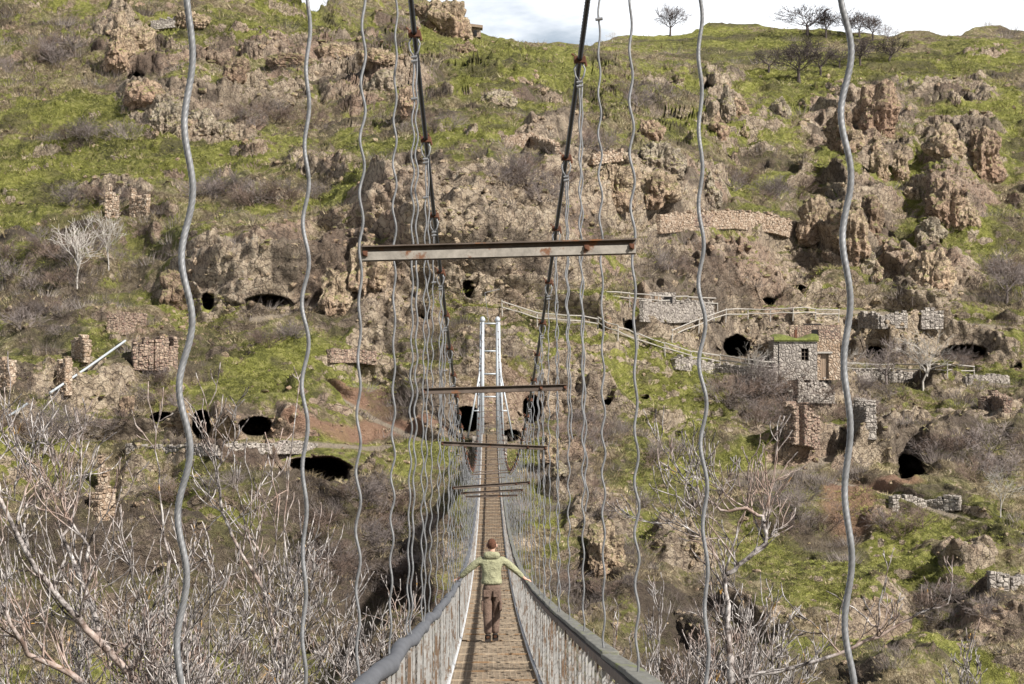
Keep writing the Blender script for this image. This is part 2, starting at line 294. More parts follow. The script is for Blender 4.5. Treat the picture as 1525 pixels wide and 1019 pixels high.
tr2 = (Bq[..., 2] + fbm(Bq / 24, 3, 37) * 7.0) / 7.5; fr2 = tr2 - np.floor(tr2); t2w = sstep(-.6, .3, fbm(Bq / 30, 2, 39))
dep += ((sstep(.0, .7, fr2) - sstep(.74, 1.0, fr2)) - .4) * 3.0 * t2w
riser = np.maximum(sstep(.74, .80, fr) * (1 - sstep(.97, 1.0, fr)) * tw_, sstep(.72, .78, fr2) * (1 - sstep(.97, 1.0, fr2)) * t2w)
streak = fbm(Bq / np.array([10, 10, 1.7]), 4, 150)
Gm = np.clip(Gm + .38 * streak - .55 * riser + .10, 0, 1.1); Rm = np.clip(Rm + .38 * riser * (GD < 360), 0, 1)
dep += Rm * (ridge(Bq / np.array([3.2, 3.2, 5.5]), 4, 40) * 1.5 + np.abs(fbm(Bq / 1.6, 3, 44)) * .9)
dep += fbm(Bq / 2.4, 3, 50) * .62 + np.maximum(0, fbm(Bq / np.array([2.6, 2.6, .9]), 3, 52)) * .8 + fbm(Bq / .6, 2, 55) * .13 * (1 + Rm)
dep = dep * (1 - .85 * quiet) * calm * (1 - .8 * tow) * np.where(GD > 250, np.minimum(far * .8, 1.15), 1)
DISP = -RAY / np.linalg.norm(RAY, axis=2)[..., None] * .75 + np.array([0, 0, .6])
gul = blobs([(575, 880, 60, 110, 8, 5.0), (470, 790, 50, 60, 0, 3.0), (880, 900, 50, 60, 0, 3.0), (250, 900, 120, 60, 0, 2.5), (1195, 330, 46, 80, 10, 6.0), (850, 170, 50, 60, -30, 7.0), (1130, 260, 90, 30, 0, 4.0), (1360, 340, 30, 60, 0, 4.0), (210, 390, 60, 60, 0, 4.0), (570, 590, 40, 60, 0, 3.0)], .9)
gul = gul - blobs([(710, 350, 240, 110, 0, 8.0), (370, 410, 140, 66, 0, 5.0), (1110, 395, 120, 66, 0, 5.0), (1275, 335, 56, 90, 0, 5.0), (1420, 300, 64, 66, 0, 4.0), (1310, 170, 70, 60, 0, 5.0), (985, 285, 90, 46, 20, 4.0), (1385, 400, 60, 50, 0, 4.0), (300, 170, 90, 40, 0, 3.0), (1190, 510, 160, 30, 0, 2.0), (330, 630, 120, 30, 0, 2.5), (1460, 240, 50, 50, 0, 4.0)], .8)
gul *= np.where(np.hypot((GPX - 731) / 90, (GPY - 640) / 100) < 1, .0, 1); GD = GD + gul
V3 = BASE + DISP * dep[..., None] - RAY * (rim * .9)[..., None] + RAY * (gul + cave * np.clip(GD / 160, .8, 1.6))[..., None]
# rows over the crest (falling away behind) and rows down into the ravine and up the near bank
back = []
for k, (dy, dz) in enumerate(((6, -.8), (20, -5), (60, -20), (160, -50))):
    back.append(V3[0] + np.array([0, dy, dz]) + 0)
front = []; xs = RAY[-1, :, 0]
for Yp, Z0 in ((78, -31), (70, -36), (62, -38), (54, -37), (46, -32), (38, -22), (30, -13.5), (24, -9.5), (17, -6.6), (10, -4.6), (4, -3.2), (-2, -2.3), (-30, 2), (-90, 20)):
    X = xs * max(Yp, 60) * (1 if Yp > 54 else (1 + (54 - Yp) / 30)); X = np.where(Yp > 54, xs * Yp * 1.0, X)
    pz = np.stack([X, np.full_like(X, Yp), np.full_like(X, Z0)], -1); pz[:, 2] += fbm(pz / 7, 4, 70) * (1.2 if Yp > 3 else .3); front.append(pz)
ALLV = np.concatenate([np.array(back[::-1]), V3, np.array(front)], 0)
NR = ALLV.shape[0]; idx = np.arange(NR * NXg).reshape(NR, NXg)
Fq = np.stack([idx[:-1, :-1], idx[1:, :-1], idx[1:, 1:], idx[:-1, 1:]], -1).reshape(-1, 4)
M_HILL = hill_mat()
hill = mesh_np('hillside', ALLV.reshape(-1, 3), Fq, M_HILL, smooth=True); tag(hill, 'steep green and brown hillside full of rocks and caves', 'hillside', kind='structure')
def full(a, lo=0, hi=0): return np.concatenate([np.full((len(back), NXg), lo), a, np.full((len(front), NXg), hi)], 0).ravel().astype(np.float32)
for nm, a, lo in (('G', Gm, .6), ('R', Rm * (1 - .3 * Gm), 0), ('D', Dm, 0), ('DarkGround', np.clip(Lm + .75 * sstep(.18, .5, fbm(BASE / 6, 3, 140)), 0, 1), 0), ('Pth', Pm, 0), ('Cave', np.clip(cave / 2.5, 0, 1), 0)):
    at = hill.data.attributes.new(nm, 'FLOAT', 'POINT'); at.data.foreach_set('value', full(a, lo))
bpy.context.view_layer.update()
def hit(px, py):                         # the point of the slope seen in that direction
    d = Vector(raydir(px, py).tolist()); ok, loc, nrm, _ = hill.ray_cast(Vector((0, 0, 0)), d)
    if not ok: d = Vector(raydir(px, float(np.interp(px, sky_x, sky_y)) + 6).tolist()); ok, loc, nrm, _ = hill.ray_cast(Vector((0, 0, 0)), d)
    return (loc.copy(), nrm.copy()) if ok else (d * float(depth_at(px, py)), Vector((0, 0, 1)))
def drop(x, y, z0=200):
    ok, loc, n, _ = hill.ray_cast(Vector((x, y, z0)), Vector((0, 0, -1))); return loc.z if ok else None
# ------------------------------------------------------------ materials of the things
M_WIRE = simple('galvanised_rope', (.19, .19, .19), .5, .35, 30, .35, .2, .002, rust=(.16, .08, .04), rustamt=.72)
M_CABLE = simple('tarred_cable', (.012, .011, .011), .5, .5, 40, .2, .2, .002)
M_RUST = simple('rusty_iron', (.11, .05, .03), .85, .5, 12, .2, .5, .003)
M_WHITE = simple('white_painted_iron', (.46, .47, .47), .55, .22, 14, .1, .2, .002, rust=(.17, .085, .045), rustamt=.60)
M_BEAM = simple('chipped_tan_grey_paint', (.255, .23, .195), .65, .35, 26, .1, .4, .003, rust=(.16, .08, .045), rustamt=.585)
M_DARKFL = simple('dark_weathered_flange', (.11, .085, .068), .8, .5, 9, .1, .4, .003, rust=(.20, .09, .04), rustamt=.62)
M_RAILW = simple('pale_baluster_paint', (.31, .30, .28), .6, .4, 7, .1, .3, .002, rust=(.15, .10, .065), rustamt=.54)
M_NET = simple('galvanised_mesh', (.20, .19, .175), .6, .2, 20, .3, .1, .001)
M_RUBBER = simple('grey_rubber_sleeve', (.085, .087, .093), .75, .25, 4, 0, .35, .01)
M_PLANK = simple('weathered_mossy_plank', (.14, .135, .115), .9, .4, 3, 0, .6, .006, scale=(6, 1, 6), rust=(.15, .16, .06), rustamt=.60)
M_DECK = simple('rusty_deck_plate', (.15, .105, .066), .85, .45, 2.5, .1, .6, .01, scale=(2, 1, 1), rust=(.09, .05, .03), rustamt=.56)
M_DECK2 = simple('rusty_cross_wire', (.25, .20, .145), .8, .4, 5, .1, .3, .003)
M_GRATE = simple('pale_deck_bars', (.34, .27, .19), .7, .3, 6, .1, .2, .002, rust=(.24, .15, .08), rustamt=.52)
M_TOWER = simple('silver_tower_paint', (.36, .38, .39), .5, .15, 6, .2, .1, .003, rust=(.30, .24, .19), rustamt=.68)
M_POLE = simple('bleached_wood_rail', (.30, .275, .24), .9, .3, 9, 0, .4, .01)
M_BRUSH = simple('bare_twigs_grey', (.175, .145, .13), .95, .4, 3, 0, .1, .01)
M_BRUSH2 = simple('bare_twigs_brown', (.14, .10, .078), .95, .4, 3, 0, .1, .01)
M_SAPL = simple('pale_bark', (.36, .33, .29), .9, .3, 3, 0, .1, .01)
M_DARKTREE = simple('dark_bark', (.075, .06, .055), .95, .3, 3, 0, .1, .01)
def bark_mat():
    m, nt, b = mat('fig_tree_bark'); v = coords(nt)
    c = ramp(nt, noise(nt, v, 9, 5, .7), [(.40, (.035, .028, .025)), (.51, (.22, .195, .18)), (.66, (.48, .45, .42))])
    c = mix(nt, ramp(nt, noise(nt, v, 2.2, 4, .6), [(.66, (0, 0, 0)), (.70, (.9, .9, .9))]), c, (.40, .22, .04))
    c = mix(nt, ramp(nt, noise(nt, v, .9, 3, .6), [(.5, (0, 0, 0)), (.65, (.6, .6, .6))]), c, (.30, .20, .15))
    L(nt, c, b.inputs['Base Color']); bump(nt, b, noise(nt, v, 14, 5, .7), .6, .01); return m
M_FIG = bark_mat()
def stone_mat(name, c1, c2, c3, sc=3.2, mortar=(.10, .085, .07)):
    m, nt, b = mat(name); g = N(nt, 'ShaderNodeNewGeometry'); v = g.outputs['Position']
    vo = N(nt, 'ShaderNodeTexVoronoi'); vo.inputs['Scale'].default_value = sc; L(nt, v, vo.inputs['Vector'])
    ve = N(nt, 'ShaderNodeTexVoronoi', feature='DISTANCE_TO_EDGE'); ve.inputs['Scale'].default_value = sc; L(nt, v, ve.inputs['Vector'])
    sp = N(nt, 'ShaderNodeSeparateColor'); L(nt, vo.outputs['Color'], sp.inputs[0])
    c = ramp(nt, sp.outputs[0], [(.1, c1), (.5, c2), (.95, c3)])
    c = mix(nt, .35, c, ramp(nt, noise(nt, v, 6, 4, .7), [(.3, c1), (.7, c3)]))
    c = mix(nt, ramp(nt, ve.outputs[0], [(.0, (1, 1, 1)), (.10, (0, 0, 0))]), c, mortar)
    L(nt, c, b.inputs['Base Color']); bump(nt, b, math_(nt, 'MINIMUM', ve.outputs[0], .2), 1, .25); return m
M_STONE = stone_mat('grey_rubble_stone', (.15, .13, .115), (.25, .22, .19), (.38, .34, .29), mortar=(.13, .11, .09))
M_STONEO = stone_mat('orange_lichened_stone', (.20, .13, .08), (.30, .22, .155), (.42, .35, .27), 3.6, (.14, .10, .07))
M_STONEB = stone_mat('brown_brickwork', (.15, .09, .07), (.25, .18, .13), (.34, .26, .19), 4.0)
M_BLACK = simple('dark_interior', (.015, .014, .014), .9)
M_TURF = simple('green_turf', (.12, .13, .035), .95, .4, 4, 0, .6, .1)
M_DOOR = simple('old_plank_door', (.23, .17, .12), .9, .4, 4, 0, .3, .02, scale=(6, 6, .5))
# ------------------------------------------------------------ low scrub and grass: nobody could count it
def blades(name, mask, n, hmin, hmax, wid, matl, label, per=12, spread=.45, seed=1):
    rg = np.random.default_rng(seed); w = np.clip(mask, 0, 1).ravel().astype(float); w *= (cq.ravel() < .3) * (1 - Wc.ravel()) + 1e-9 * (1 - Wc.ravel()) + 1e-9; w /= w.sum()
    k = rg.choice(w.size, n // per, p=w); base = V3.reshape(-1, 3)[k]; dd = GD.ravel()[k]
    sc = np.clip(dd / 180, .6, 1.8); bsz = rg.uniform(.6, 1.4, len(k)) * sc
    base = np.repeat(base, per, 0); bs = np.repeat(bsz, per); m_ = len(base)
    ang = rg.uniform(0, 2 * math.pi, m_); rr = rg.random(m_) ** .7 * spread * bs
    o = np.stack([np.cos(ang) * rr, np.sin(ang) * rr, -.06 * bs], -1); h = rg.uniform(hmin, hmax, m_) * bs
    t = o * rg.uniform(.6, 1.6, m_)[:, None] + rg.normal(0, .12, (m_, 3)) * bs[:, None]; t[:, 2] = h
    a2 = rg.uniform(0, 2 * math.pi, m_); wv = np.stack([np.cos(a2), np.sin(a2) * .3, a2 * 0], -1) * (wid * bs / 2)[:, None]
    V = np.stack([base + o - wv, base + o + wv, base + o + t], 1).reshape(-1, 3)
    ob = mesh_np(name, V, np.arange(len(V)).reshape(-1, 3), matl)
    tone = np.repeat(np.clip(np.repeat(rg.normal(.5, .22, len(k)), per) + rg.normal(0, .12, m_), 0, 1), 3).astype(np.float32)
    at = ob.data.attributes.new('tone', 'FLOAT', 'POINT'); at.data.foreach_set('value', tone)
    tag(ob, label, kind='stuff'); return ob
def tone_mat(name, stops):
    m, nt, b = mat(name); L(nt, ramp(nt, attr(nt, 'tone'), stops), b.inputs['Base Color']); b.inputs['Roughness'].default_value = 1; return m
M_DRY = tone_mat('dry_scrub', [(.1, (.05, .035, .022)), (.4, (.18, .135, .075)), (.65, (.34, .27, .155)), (.95, (.52, .44, .28))])
M_GRS = tone_mat('grass_blades', [(.1, (.05, .055, .02)), (.4, (.165, .17, .04)), (.7, (.30, .305, .07)), (.95, (.44, .40, .16))])
M_SCR = tone_mat('grey_scrub_twigs', [(.1, (.045, .035, .03)), (.5, (.13, .105, .09)), (.95, (.30, .26, .23))])
nA = fbm(BASE / 7, 4, 120); nB = fbm(BASE / 4, 4, 130); crest = 1 - .8 * sstep(340, 420, GD)
gmask = sstep(-.1, .3, Gm - .5 + nB * .5); rmask = Rm
dry = (1 - gmask * .6) * (1 - .92 * np.clip(rmask * 1.2, 0, 1)) * sstep(-.35, .25, nA + .1) * (1 - Pm) * (1 - .9 * Dm) * crest
blades('dry_scrub', dry, 330000, .12, .5, .045, M_DRY, 'low dry brown scrub and dead grass covering the slope', 14, .5, 3)
blades('grass', gmask * (1 - .8 * rmask) * (1 - Pm) * crest, 240000, .06, .22, .05, M_GRS, 'short fresh green grass on the slope', 12, .45, 4)
blades('bramble_cover', (1 - gmask) * (1 - .95 * np.clip(rmask * 1.2, 0, 1)) * sstep(.12, .42, nB) * (1 - .5 * Gm) * (1 - Pm) * (1 - Dm) * crest * (.5 + .5 * sstep(300, 700, GPY)) * (1 - .6 * Lm), 200000, .4, 1.1, .03, M_SCR, 'thickets of low grey bramble twigs on the slope', 40, .8, 5)
def stones(name, mask, n, smin, smax, label, seed):
    rg = np.random.default_rng(seed); w = np.clip(mask, 0, 1).ravel().astype(float); w /= w.sum(); k = rg.choice(w.size, n, p=w)
    b = V3.reshape(-1, 3)[k]; s = (smin + (smax - smin) * rg.random(n) ** 3) * np.clip(GD.ravel()[k] / 180, .7, 1.8)
    ph = (1 + 5 ** .5) / 2; ic = np.array([(-1, ph, 0), (1, ph, 0), (-1, -ph, 0), (1, -ph, 0), (0, -1, ph), (0, 1, ph), (0, -1, -ph), (0, 1, -ph), (ph, 0, -1), (ph, 0, 1), (-ph, 0, -1), (-ph, 0, 1)]) / 1.9
    fi = np.array([(0, 11, 5), (0, 5, 1), (0, 1, 7), (0, 7, 10), (0, 10, 11), (1, 5, 9), (5, 11, 4), (11, 10, 2), (10, 7, 6), (7, 1, 8), (3, 9, 4), (3, 4, 2), (3, 2, 6), (3, 6, 8), (3, 8, 9), (4, 9, 5), (2, 4, 11), (6, 2, 10), (8, 6, 7), (9, 8, 1)])
    V = b[:, None] + ic[None] * rg.uniform(.6, 1.3, (n, 12, 1)) * s[:, None, None] * rg.uniform(.7, 1.3, (n, 1, 3)) * np.array([1, 1, .75])
    ob = mesh_np(name, V.reshape(-1, 3), (fi[None] + (np.arange(n) * 12)[:, None, None]).reshape(-1, 3), matl := bpy.data.materials.get('rock_tan'))
    tag(ob, label, kind='stuff')
TINTS = {'tan': (1.06, 1.02, .96), 'pink': (1.0, .91, .87), 'grey': (.95, 1.0, 1.02), 'brown': (.72, .66, .62), 'pale': (1.35, 1.3, 1.22)}
M_ROCK = {k: outcrop_mat('rock_' + k, t) for k, t in TINTS.items()}
stones('rubble_stones', rmask * .8 + .12 + .5 * Pw, 9000, .07, .45, 'loose stones and rubble strewn over the slope', 9)
# ------------------------------------------------------------ single rock outcrops
def outcrop(px, py, w, h, tint, label, cat='rock', shape='block', seed=0, sub=5, name='rock_outcrop'):
    loc, n = hit(px, py + h * .42); d = loc.y; s = d / F; rw, rh = w * s / 2 * .9, h * s / 2 * 1.0
    bm = bmesh.new(); bmesh.ops.create_icosphere(bm, subdivisions=sub, radius=1)
    q = np.array([x.co[:] for x in bm.verts]); fs = np.array([[x.index for x in f.verts] for f in bm.faces]); bm.free()
    z = q[:, 2]
    if shape == 'block': q = np.sign(q) * np.abs(q) ** .72
    if shape == 'spire': k = 1.15 - .75 * sstep(-.6, 1.0, z); q[:, 0] *= k; q[:, 1] *= k
    if shape == 'dome': q[:, :2] *= (1.05 - .25 * sstep(0, 1, z))[:, None]
    V = q * np.array([rw, max(rw, rh) * .75, rh]); sd_ = seed * 7.7 + px * .13
    nr = q / (np.linalg.norm(q, axis=1)[:, None] + 1e-6); sc = max(.6, min(rw, rh)); g = V + sd_
    rdg = ridge(g / np.array([sc * .5, sc * .5, sc * 1.9]), 4, 3) * .36 + fbm(g / (sc * 1.0), 3, 9) * .55 + ridge(g / (sc * .25), 3, 5) * .13 + fbm(g / .4, 2, 6) * .07 - .12
    V = V + nr * (rdg * sc)[:, None]; V[:, 2] *= 1.12
    cz = rh * .62 - h * s * .08
    ob = mesh_np(name, V + np.array([0, 0, cz]), fs, M_ROCK[tint], smooth=False); ob.location = loc + Vector((0, max(rw, rh) * .18, 0)); tag(ob, label, cat); return ob
OUT = [
 (178, 48, 38, 84, 'tan', 'tall tan rock pinnacle near the top left corner of the slope', 'spire'), (208, 60, 40, 40, 'tan', 'tan rock shoulder leaning against the top left pinnacle', 'block'),
 (668, 28, 58, 62, 'tan', 'big tan crag standing on the skyline left of the sky gap', 'block'), (640, 22, 44, 48, 'brown', 'dark brown crag on the left flank of the skyline crag', 'block'), (690, 71, 32, 18, 'brown', 'lone brown boulder in the green grass below the skyline crag', 'dome'),
 (217, 132, 58, 36, 'pink', 'pinkish boulder below the small upper left cave', 'dome'), (250, 172, 58, 48, 'grey', 'rounded grey boulder behind the leftmost wavy rope', 'dome'), (298, 178, 30, 34, 'grey', 'small grey boulder right of the leftmost wavy rope', 'block'), (328, 192, 40, 20, 'grey', 'flat grey rock at the foot of the rounded boulder', 'block'),
 (1082, 146, 20, 66, 'grey', 'slim grey rock spire pointing up on the right slope', 'spire'), (1098, 160, 26, 34, 'pink', 'pinkish rock beside the slim grey spire', 'block'), (1070, 182, 28, 42, 'pink', 'pink cone rock with a small dark hole at its foot', 'spire'), (1108, 191, 16, 20, 'tan', 'small tan cone rock right of the pink cone', 'spire'),
 (1162, 158, 28, 30, 'grey', 'pale grey tooth rock in scrub on the upper right slope', 'dome'), (1256, 178, 36, 76, 'brown', 'tall brown fin of rock behind the right thick rope', 'spire'), (1308, 160, 56, 74, 'pink', 'large pinkish cliff block topped with grass, upper right', 'block'), (1270, 206, 30, 36, 'tan', 'tan rock just right of the thick rope below the brown fin', 'block'), (1304, 207, 16, 32, 'tan', 'pointed tan rock cone below the large pinkish cliff block', 'spire'),
 (1310, 244, 30, 42, 'tan', 'ribbed tan rock wall, left part', 'block'), (1342, 246, 26, 40, 'tan', 'ribbed tan rock wall, right part', 'block'), (1410, 210, 44, 40, 'tan', 'rounded tan rock left of the tall upper right boulder', 'dome'), (1468, 222, 48, 70, 'pink', 'tall pinkish boulder near the upper right edge', 'block'), (1484, 244, 26, 30, 'tan', 'small rock at the right foot of the tall boulder', 'dome'),
 (1412, 295, 60, 70, 'pink', 'large pink rock dome with narrow dark openings', 'dome'), (1440, 312, 36, 46, 'tan', 'right shoulder of the pink rock dome', 'spire'), (1362, 288, 26, 22, 'pale', 'pale little rock left of the pink rock dome', 'block'), (1268, 330, 50, 84, 'tan', 'ribbed tan rock pillar right of the thick rope', 'block'), (1300, 318, 34, 60, 'brown', 'brown grassy rock pillar right of the ribbed pillar', 'block'), (1215, 322, 46, 50, 'tan', 'tan rock at the right end of the curved stone terrace wall', 'block'),
 (1362, 392, 34, 62, 'pale', 'pale jagged rock pinnacle, left of the pale pair', 'spire'), (1392, 404, 56, 50, 'pale', 'pale broken rock mass right of the pale pinnacle', 'block'), (1288, 388, 34, 34, 'grey', 'grey lumpy rock left of the pale pinnacles', 'dome'), (1306, 402, 18, 34, 'tan', 'narrow tan rock between grey lump and pale pinnacle', 'spire'), (1386, 340, 40, 34, 'grey', 'grey rock knot under the pink rock dome', 'block'),
 (968, 192, 44, 26, 'pink', 'low pinkish rock left of the third rope from the right', 'dome'), (985, 232, 64, 44, 'grey', 'grey craggy ridge top above the tan cliff', 'block'), (1058, 275, 26, 52, 'grey', 'upright grey rock horn at the end of the grey ridge', 'spire'), (975, 278, 70, 40, 'tan', 'tan cliff face under the grey craggy ridge', 'block'), (915, 262, 56, 52, 'tan', 'tan bluff under orange stones right of the black cable', 'block'),
 (570, 120, 46, 28, 'grey', 'grey rocks behind the second pair of wavy ropes', 'block'), (606, 148, 28, 44, 'pink', 'upright pinkish rock beside the left black cable', 'dome'), (740, 146, 54, 26, 'grey', 'low grey lichened rock heap above the tan cliff', 'dome'), (500, 75, 60, 22, 'tan', 'broken tan ledge in the top left quarter', 'block'), (560, 82, 60, 20, 'tan', 'tan ledge left of the upper black cable', 'block'), (285, 28, 60, 18, 'tan', 'tan rubble ledge at the top behind the thick left rope', 'block'), (430, 90, 70, 20, 'brown', 'brown ledge between the two left ropes', 'block'),
 (352, 100, 40, 30, 'brown', 'brown blocky rock with a dark doorway', 'block'), (190, 604, 20, 30, 'pink', 'small upright pink rock left of the two round cave mouths', 'dome'), (268, 430, 50, 50, 'brown', 'brown cliff knob left of the overhanging bluff', 'block'), (500, 430, 40, 70, 'tan', 'tan rock buttress at the left end of the great cliff', 'block'), (545, 395, 60, 60, 'tan', 'tan bulge of the great cliff behind the rope pair', 'block'),
 (1035, 815, 30, 20, 'tan', 'tan boulder showing behind the right bare tree', 'dome'), (905, 812, 50, 60, 'tan', 'tan bank of rock right of the person', 'block'), (830, 700, 26, 16, 'grey', 'grey boulder beside the right railing far away', 'dome'), (820, 665, 26, 40, 'tan', 'tan rock right of the far end of the bridge', 'block'), (1200, 560, 26, 20, 'grey', 'grey rock below the turf roofed hut', 'dome'), (905, 480, 16, 30, 'pink', 'pink rock beside the small dark cave by the zigzag fence', 'dome'), (1310, 760, 30, 14, 'pink', 'reddish rock beside the bare soil fan', 'dome')]
for k, o_ in enumerate(OUT): outcrop(*o_[:6], 'rock', o_[6], k, 6 if o_[2] * o_[3] > 2200 else 5)
# ------------------------------------------------------------ branching plants
KEEP = None                              # x of the plant when its twigs must stay clear of the bridge
def grow(mb, p, d, ln, r, lvl, rg, up=.25, kink=.35, nseg=5, spawn=(2, 3), ang=(.5, 1.0), shrink=(.55, .8), sides=4, rmin=.003, store=None):
    p = np.array(p, float); d = np.array(d, float); d /= np.linalg.norm(d); pts = [p.copy()]; rs = [r]; sl = ln / nseg; dirs = []
    for i in range(nseg):
        if KEEP is not None and abs(p[0] + KEEP) < 1.05: break
        d = d + rg.normal(0, kink, 3) * .6 + np.array([0, 0, up * .35]); d /= np.linalg.norm(d); p = p + d * sl; pts.append(p.copy()); rs.append(max(rmin, r * (1 - .6 * (i + 1) / nseg))); dirs.append(d.copy())
    if len(pts) < 3: return
    mb.tube(pts, rs, sides if r > .02 else max(3, sides - 2), cap=False)
    if lvl <= 0: return
    nseg = len(pts) - 1
    for c_ in range(rg.integers(spawn[0], spawn[1] + 1) + (1 if lvl > 1 else 0)):
        i = int(rg.integers(1, nseg + 1)) if c_ else nseg; a = rg.uniform(*ang) * (1 if c_ else .4); ax = rg.normal(0, 1, 3); dd = dirs[i - 1]
        ax -= dd * (ax @ dd); ax /= np.linalg.norm(ax) + 1e-9; nd = dd * math.cos(a) + ax * math.sin(a)
        grow(mb, pts[i], nd, ln * rg.uniform(*shrink), rs[i] * .8, lvl - 1, rg, up, kink, nseg, spawn, ang, shrink, sides, rmin, store)
def strips(polys, wid):                  # many thin twigs as flat tapering strips crossed at random
    V = []; Fs = []; n = 0; rg = np.random.default_rng(5)
    return V, Fs
def shrub_mesh(seed, m, lvl=3, stems=11, w=.022):
    rg = np.random.default_rng(seed); mb = MB()
    for k in range(stems):
        a = rg.uniform(0, 6.28); t = rg.uniform(.15, 1.15)
        grow(mb, (math.cos(a) * .15, math.sin(a) * .15, -.1), (math.cos(a) * math.sin(t), math.sin(a) * math.sin(t), math.cos(t)), .62, w, lvl, rg, .12, .3, 3, (2, 3), (.3, .9), (.55, .85), 3, .006)
    return mb.mesh('shrub', m)
SH = [shrub_mesh(s, M_BRUSH) for s in (1, 2, 3)] + [shrub_mesh(s, M_BRUSH2) for s in (4, 5)]
CL = [(60, 90, 70, 20, 9, 1.4, 'on the upper left slope by the top left pinnacle'), (120, 210, 90, 12, 8, 1.3, 'in the strip above the big upper left meadow'), (390, 300, 90, 22, 16, 1.5, 'between the two left ropes above the dark bluff'), (80, 400, 100, 34, 12, 1.5, 'on the left slope below the meadow'), (60, 482, 55, 20, 6, 1.4, 'near the left edge above the ruined walls'), (420, 505, 60, 14, 6, 1.3, 'on the grass below the overhanging bluff'),
 (400, 180, 80, 12, 9, 1.3, 'on the brown strip below the upper left ledges'), (600, 62, 36, 22, 5, 1.4, 'beside the crag on the skyline'), (640, 190, 60, 10, 5, 1.1, 'on the ledge by the left black cable'), (762, 262, 40, 24, 10, 1.4, 'crowning the great tan cliff'), (825, 285, 26, 20, 4, 1.4, 'right of the great cliff top'), (180, 300, 90, 16, 8, 1.3, 'around the two upper left ruin stumps'),
 (1012, 400, 40, 14, 4, 1.4, 'below the curved terrace wall'), (1150, 285, 80, 16, 9, 1.4, 'in the hollow above the curved terrace wall'), (940, 152, 55, 12, 6, 1.3, 'below the upper cave pair on the right'), (895, 215, 40, 14, 4, 1.2, 'behind the right twisted rope pair'), (1140, 605, 72, 38, 20, 1.7, 'under the turf roofed hut, left of the broken wall'), (1270, 600, 60, 34, 12, 1.5, 'right of the broken wall under the hut'),
 (1440, 690, 80, 30, 14, 1.6, 'beside the cave near the right edge'), (875, 650, 40, 26, 7, 1.4, 'right of the far bridge end'), (980, 688, 46, 14, 4, 1.3, 'in the green patch right of the bridge'), (1180, 765, 80, 34, 12, 1.5, 'left of the bare soil fan'), (540, 830, 110, 76, 26, 1.5, 'in the dark gully left of the bridge'), (560, 750, 60, 30, 10, 1.4, 'under the wide low cave left of the bridge'),
 (110, 640, 90, 20, 8, 1.4, 'above the left footpath'), (250, 585, 60, 22, 7, 1.3, 'left of the two round cave mouths'), (920, 740, 50, 50, 8, 1.2, 'on the bank right of the bridge'), (880, 880, 80, 40, 10, 1.1, 'near the foot of the bank behind the right railing'), (1345, 785, 30, 20, 5, 1.5, 'right of the bare soil fan'), (1440, 905, 70, 34, 9, 1.3, 'low on the right slope'), (1495, 420, 30, 26, 6, 1.5, 'at the right edge by the pale rocks'), (1380, 548, 70, 14, 6, 1.2, 'on the terrace right of the hut'), (280, 740, 110, 20, 6, 1.3, 'below the left footpath')]
rg = np.random.default_rng(77); nsh = 0
for (cx_, cy_, rx, ry, n_, sz, ph) in CL:
    for k in range(n_):
        if nsh >= 298: break
        a = rg.uniform(0, 6.28); q = rg.random() ** .5; loc, nn = hit(cx_ + rx * q * math.cos(a), cy_ + ry * q * math.sin(a))
        if loc.z < -60: continue
        s = sz * rg.uniform(.65, 1.2) * min(1.6, max(.8, loc.y / 180))
        o = bpy.data.objects.new('bare_shrub', SH[int(rg.integers(0, 5))]); COL.objects.link(o); o.location = loc; o.rotation_euler = (0, 0, rg.uniform(0, 6.28)); o.scale = (s * 1.15, s * 1.15, s * .85)
        tag(o, 'bare leafless shrub, one of those ' + ph, 'shrub', 'leafless shrubs ' + ph); nsh += 1
# trees standing on the slopes
def tree_meshes(seed, m, H=5.0, lvl=4, wide=1.0, w=.13, rm=.012):
    rg = np.random.default_rng(seed); tk = MB(); cr = MB(); top = np.array([rg.normal(0, .15), 0, H * .32])
    tk.tube([(0, 0, -.4), (0.03, 0, H * .15), tuple(top)], [w * 1.3, w, w * .85], 7)
    for k in range(6):
        a = k * 1.05 + rg.uniform(-.3, .3); t = rg.uniform(.2, 1.0) * wide
        grow(cr, top - np.array([0, 0, rg.uniform(0, .12) * H]), (math.cos(a) * math.sin(t), math.sin(a) * math.sin(t), math.cos(t)), H * .30, w * .5, lvl, rg, .1, .3, 3, (2, 3), (.35, .9), (.6, .85), 4, rm)
    return tk.mesh('trunk', m), cr.mesh('crown', m)
TM = {'dark': [tree_meshes(s, M_DARKTREE, 5, 4, 1.15, .16, .02) for s in (21, 22, 23)], 'grey': [tree_meshes(s, M_BRUSH, 5, 4, 1.1, .12, .014) for s in (24, 25)], 'pale': [tree_meshes(s, M_SAPL, 5, 3, .55, .07) for s in (26, 27)]}
def plant(px, py, hpx, kind, k, label, group=None, wide=1):
    loc, nn = hit(px, py); r = empty('bare_tree', loc - Vector((0, 0, .1)), k * 1.7); s = hpx * loc.y / F / 4.6; r.scale = (s * wide, s * wide, s)
    tag(r, label, 'tree', group); a, b_ = TM[kind][k % len(TM[kind])]
    for nm, me in (('trunk', a), ('crown', b_)):
        o = bpy.data.objects.new(nm, me); COL.objects.link(o); o.parent = r
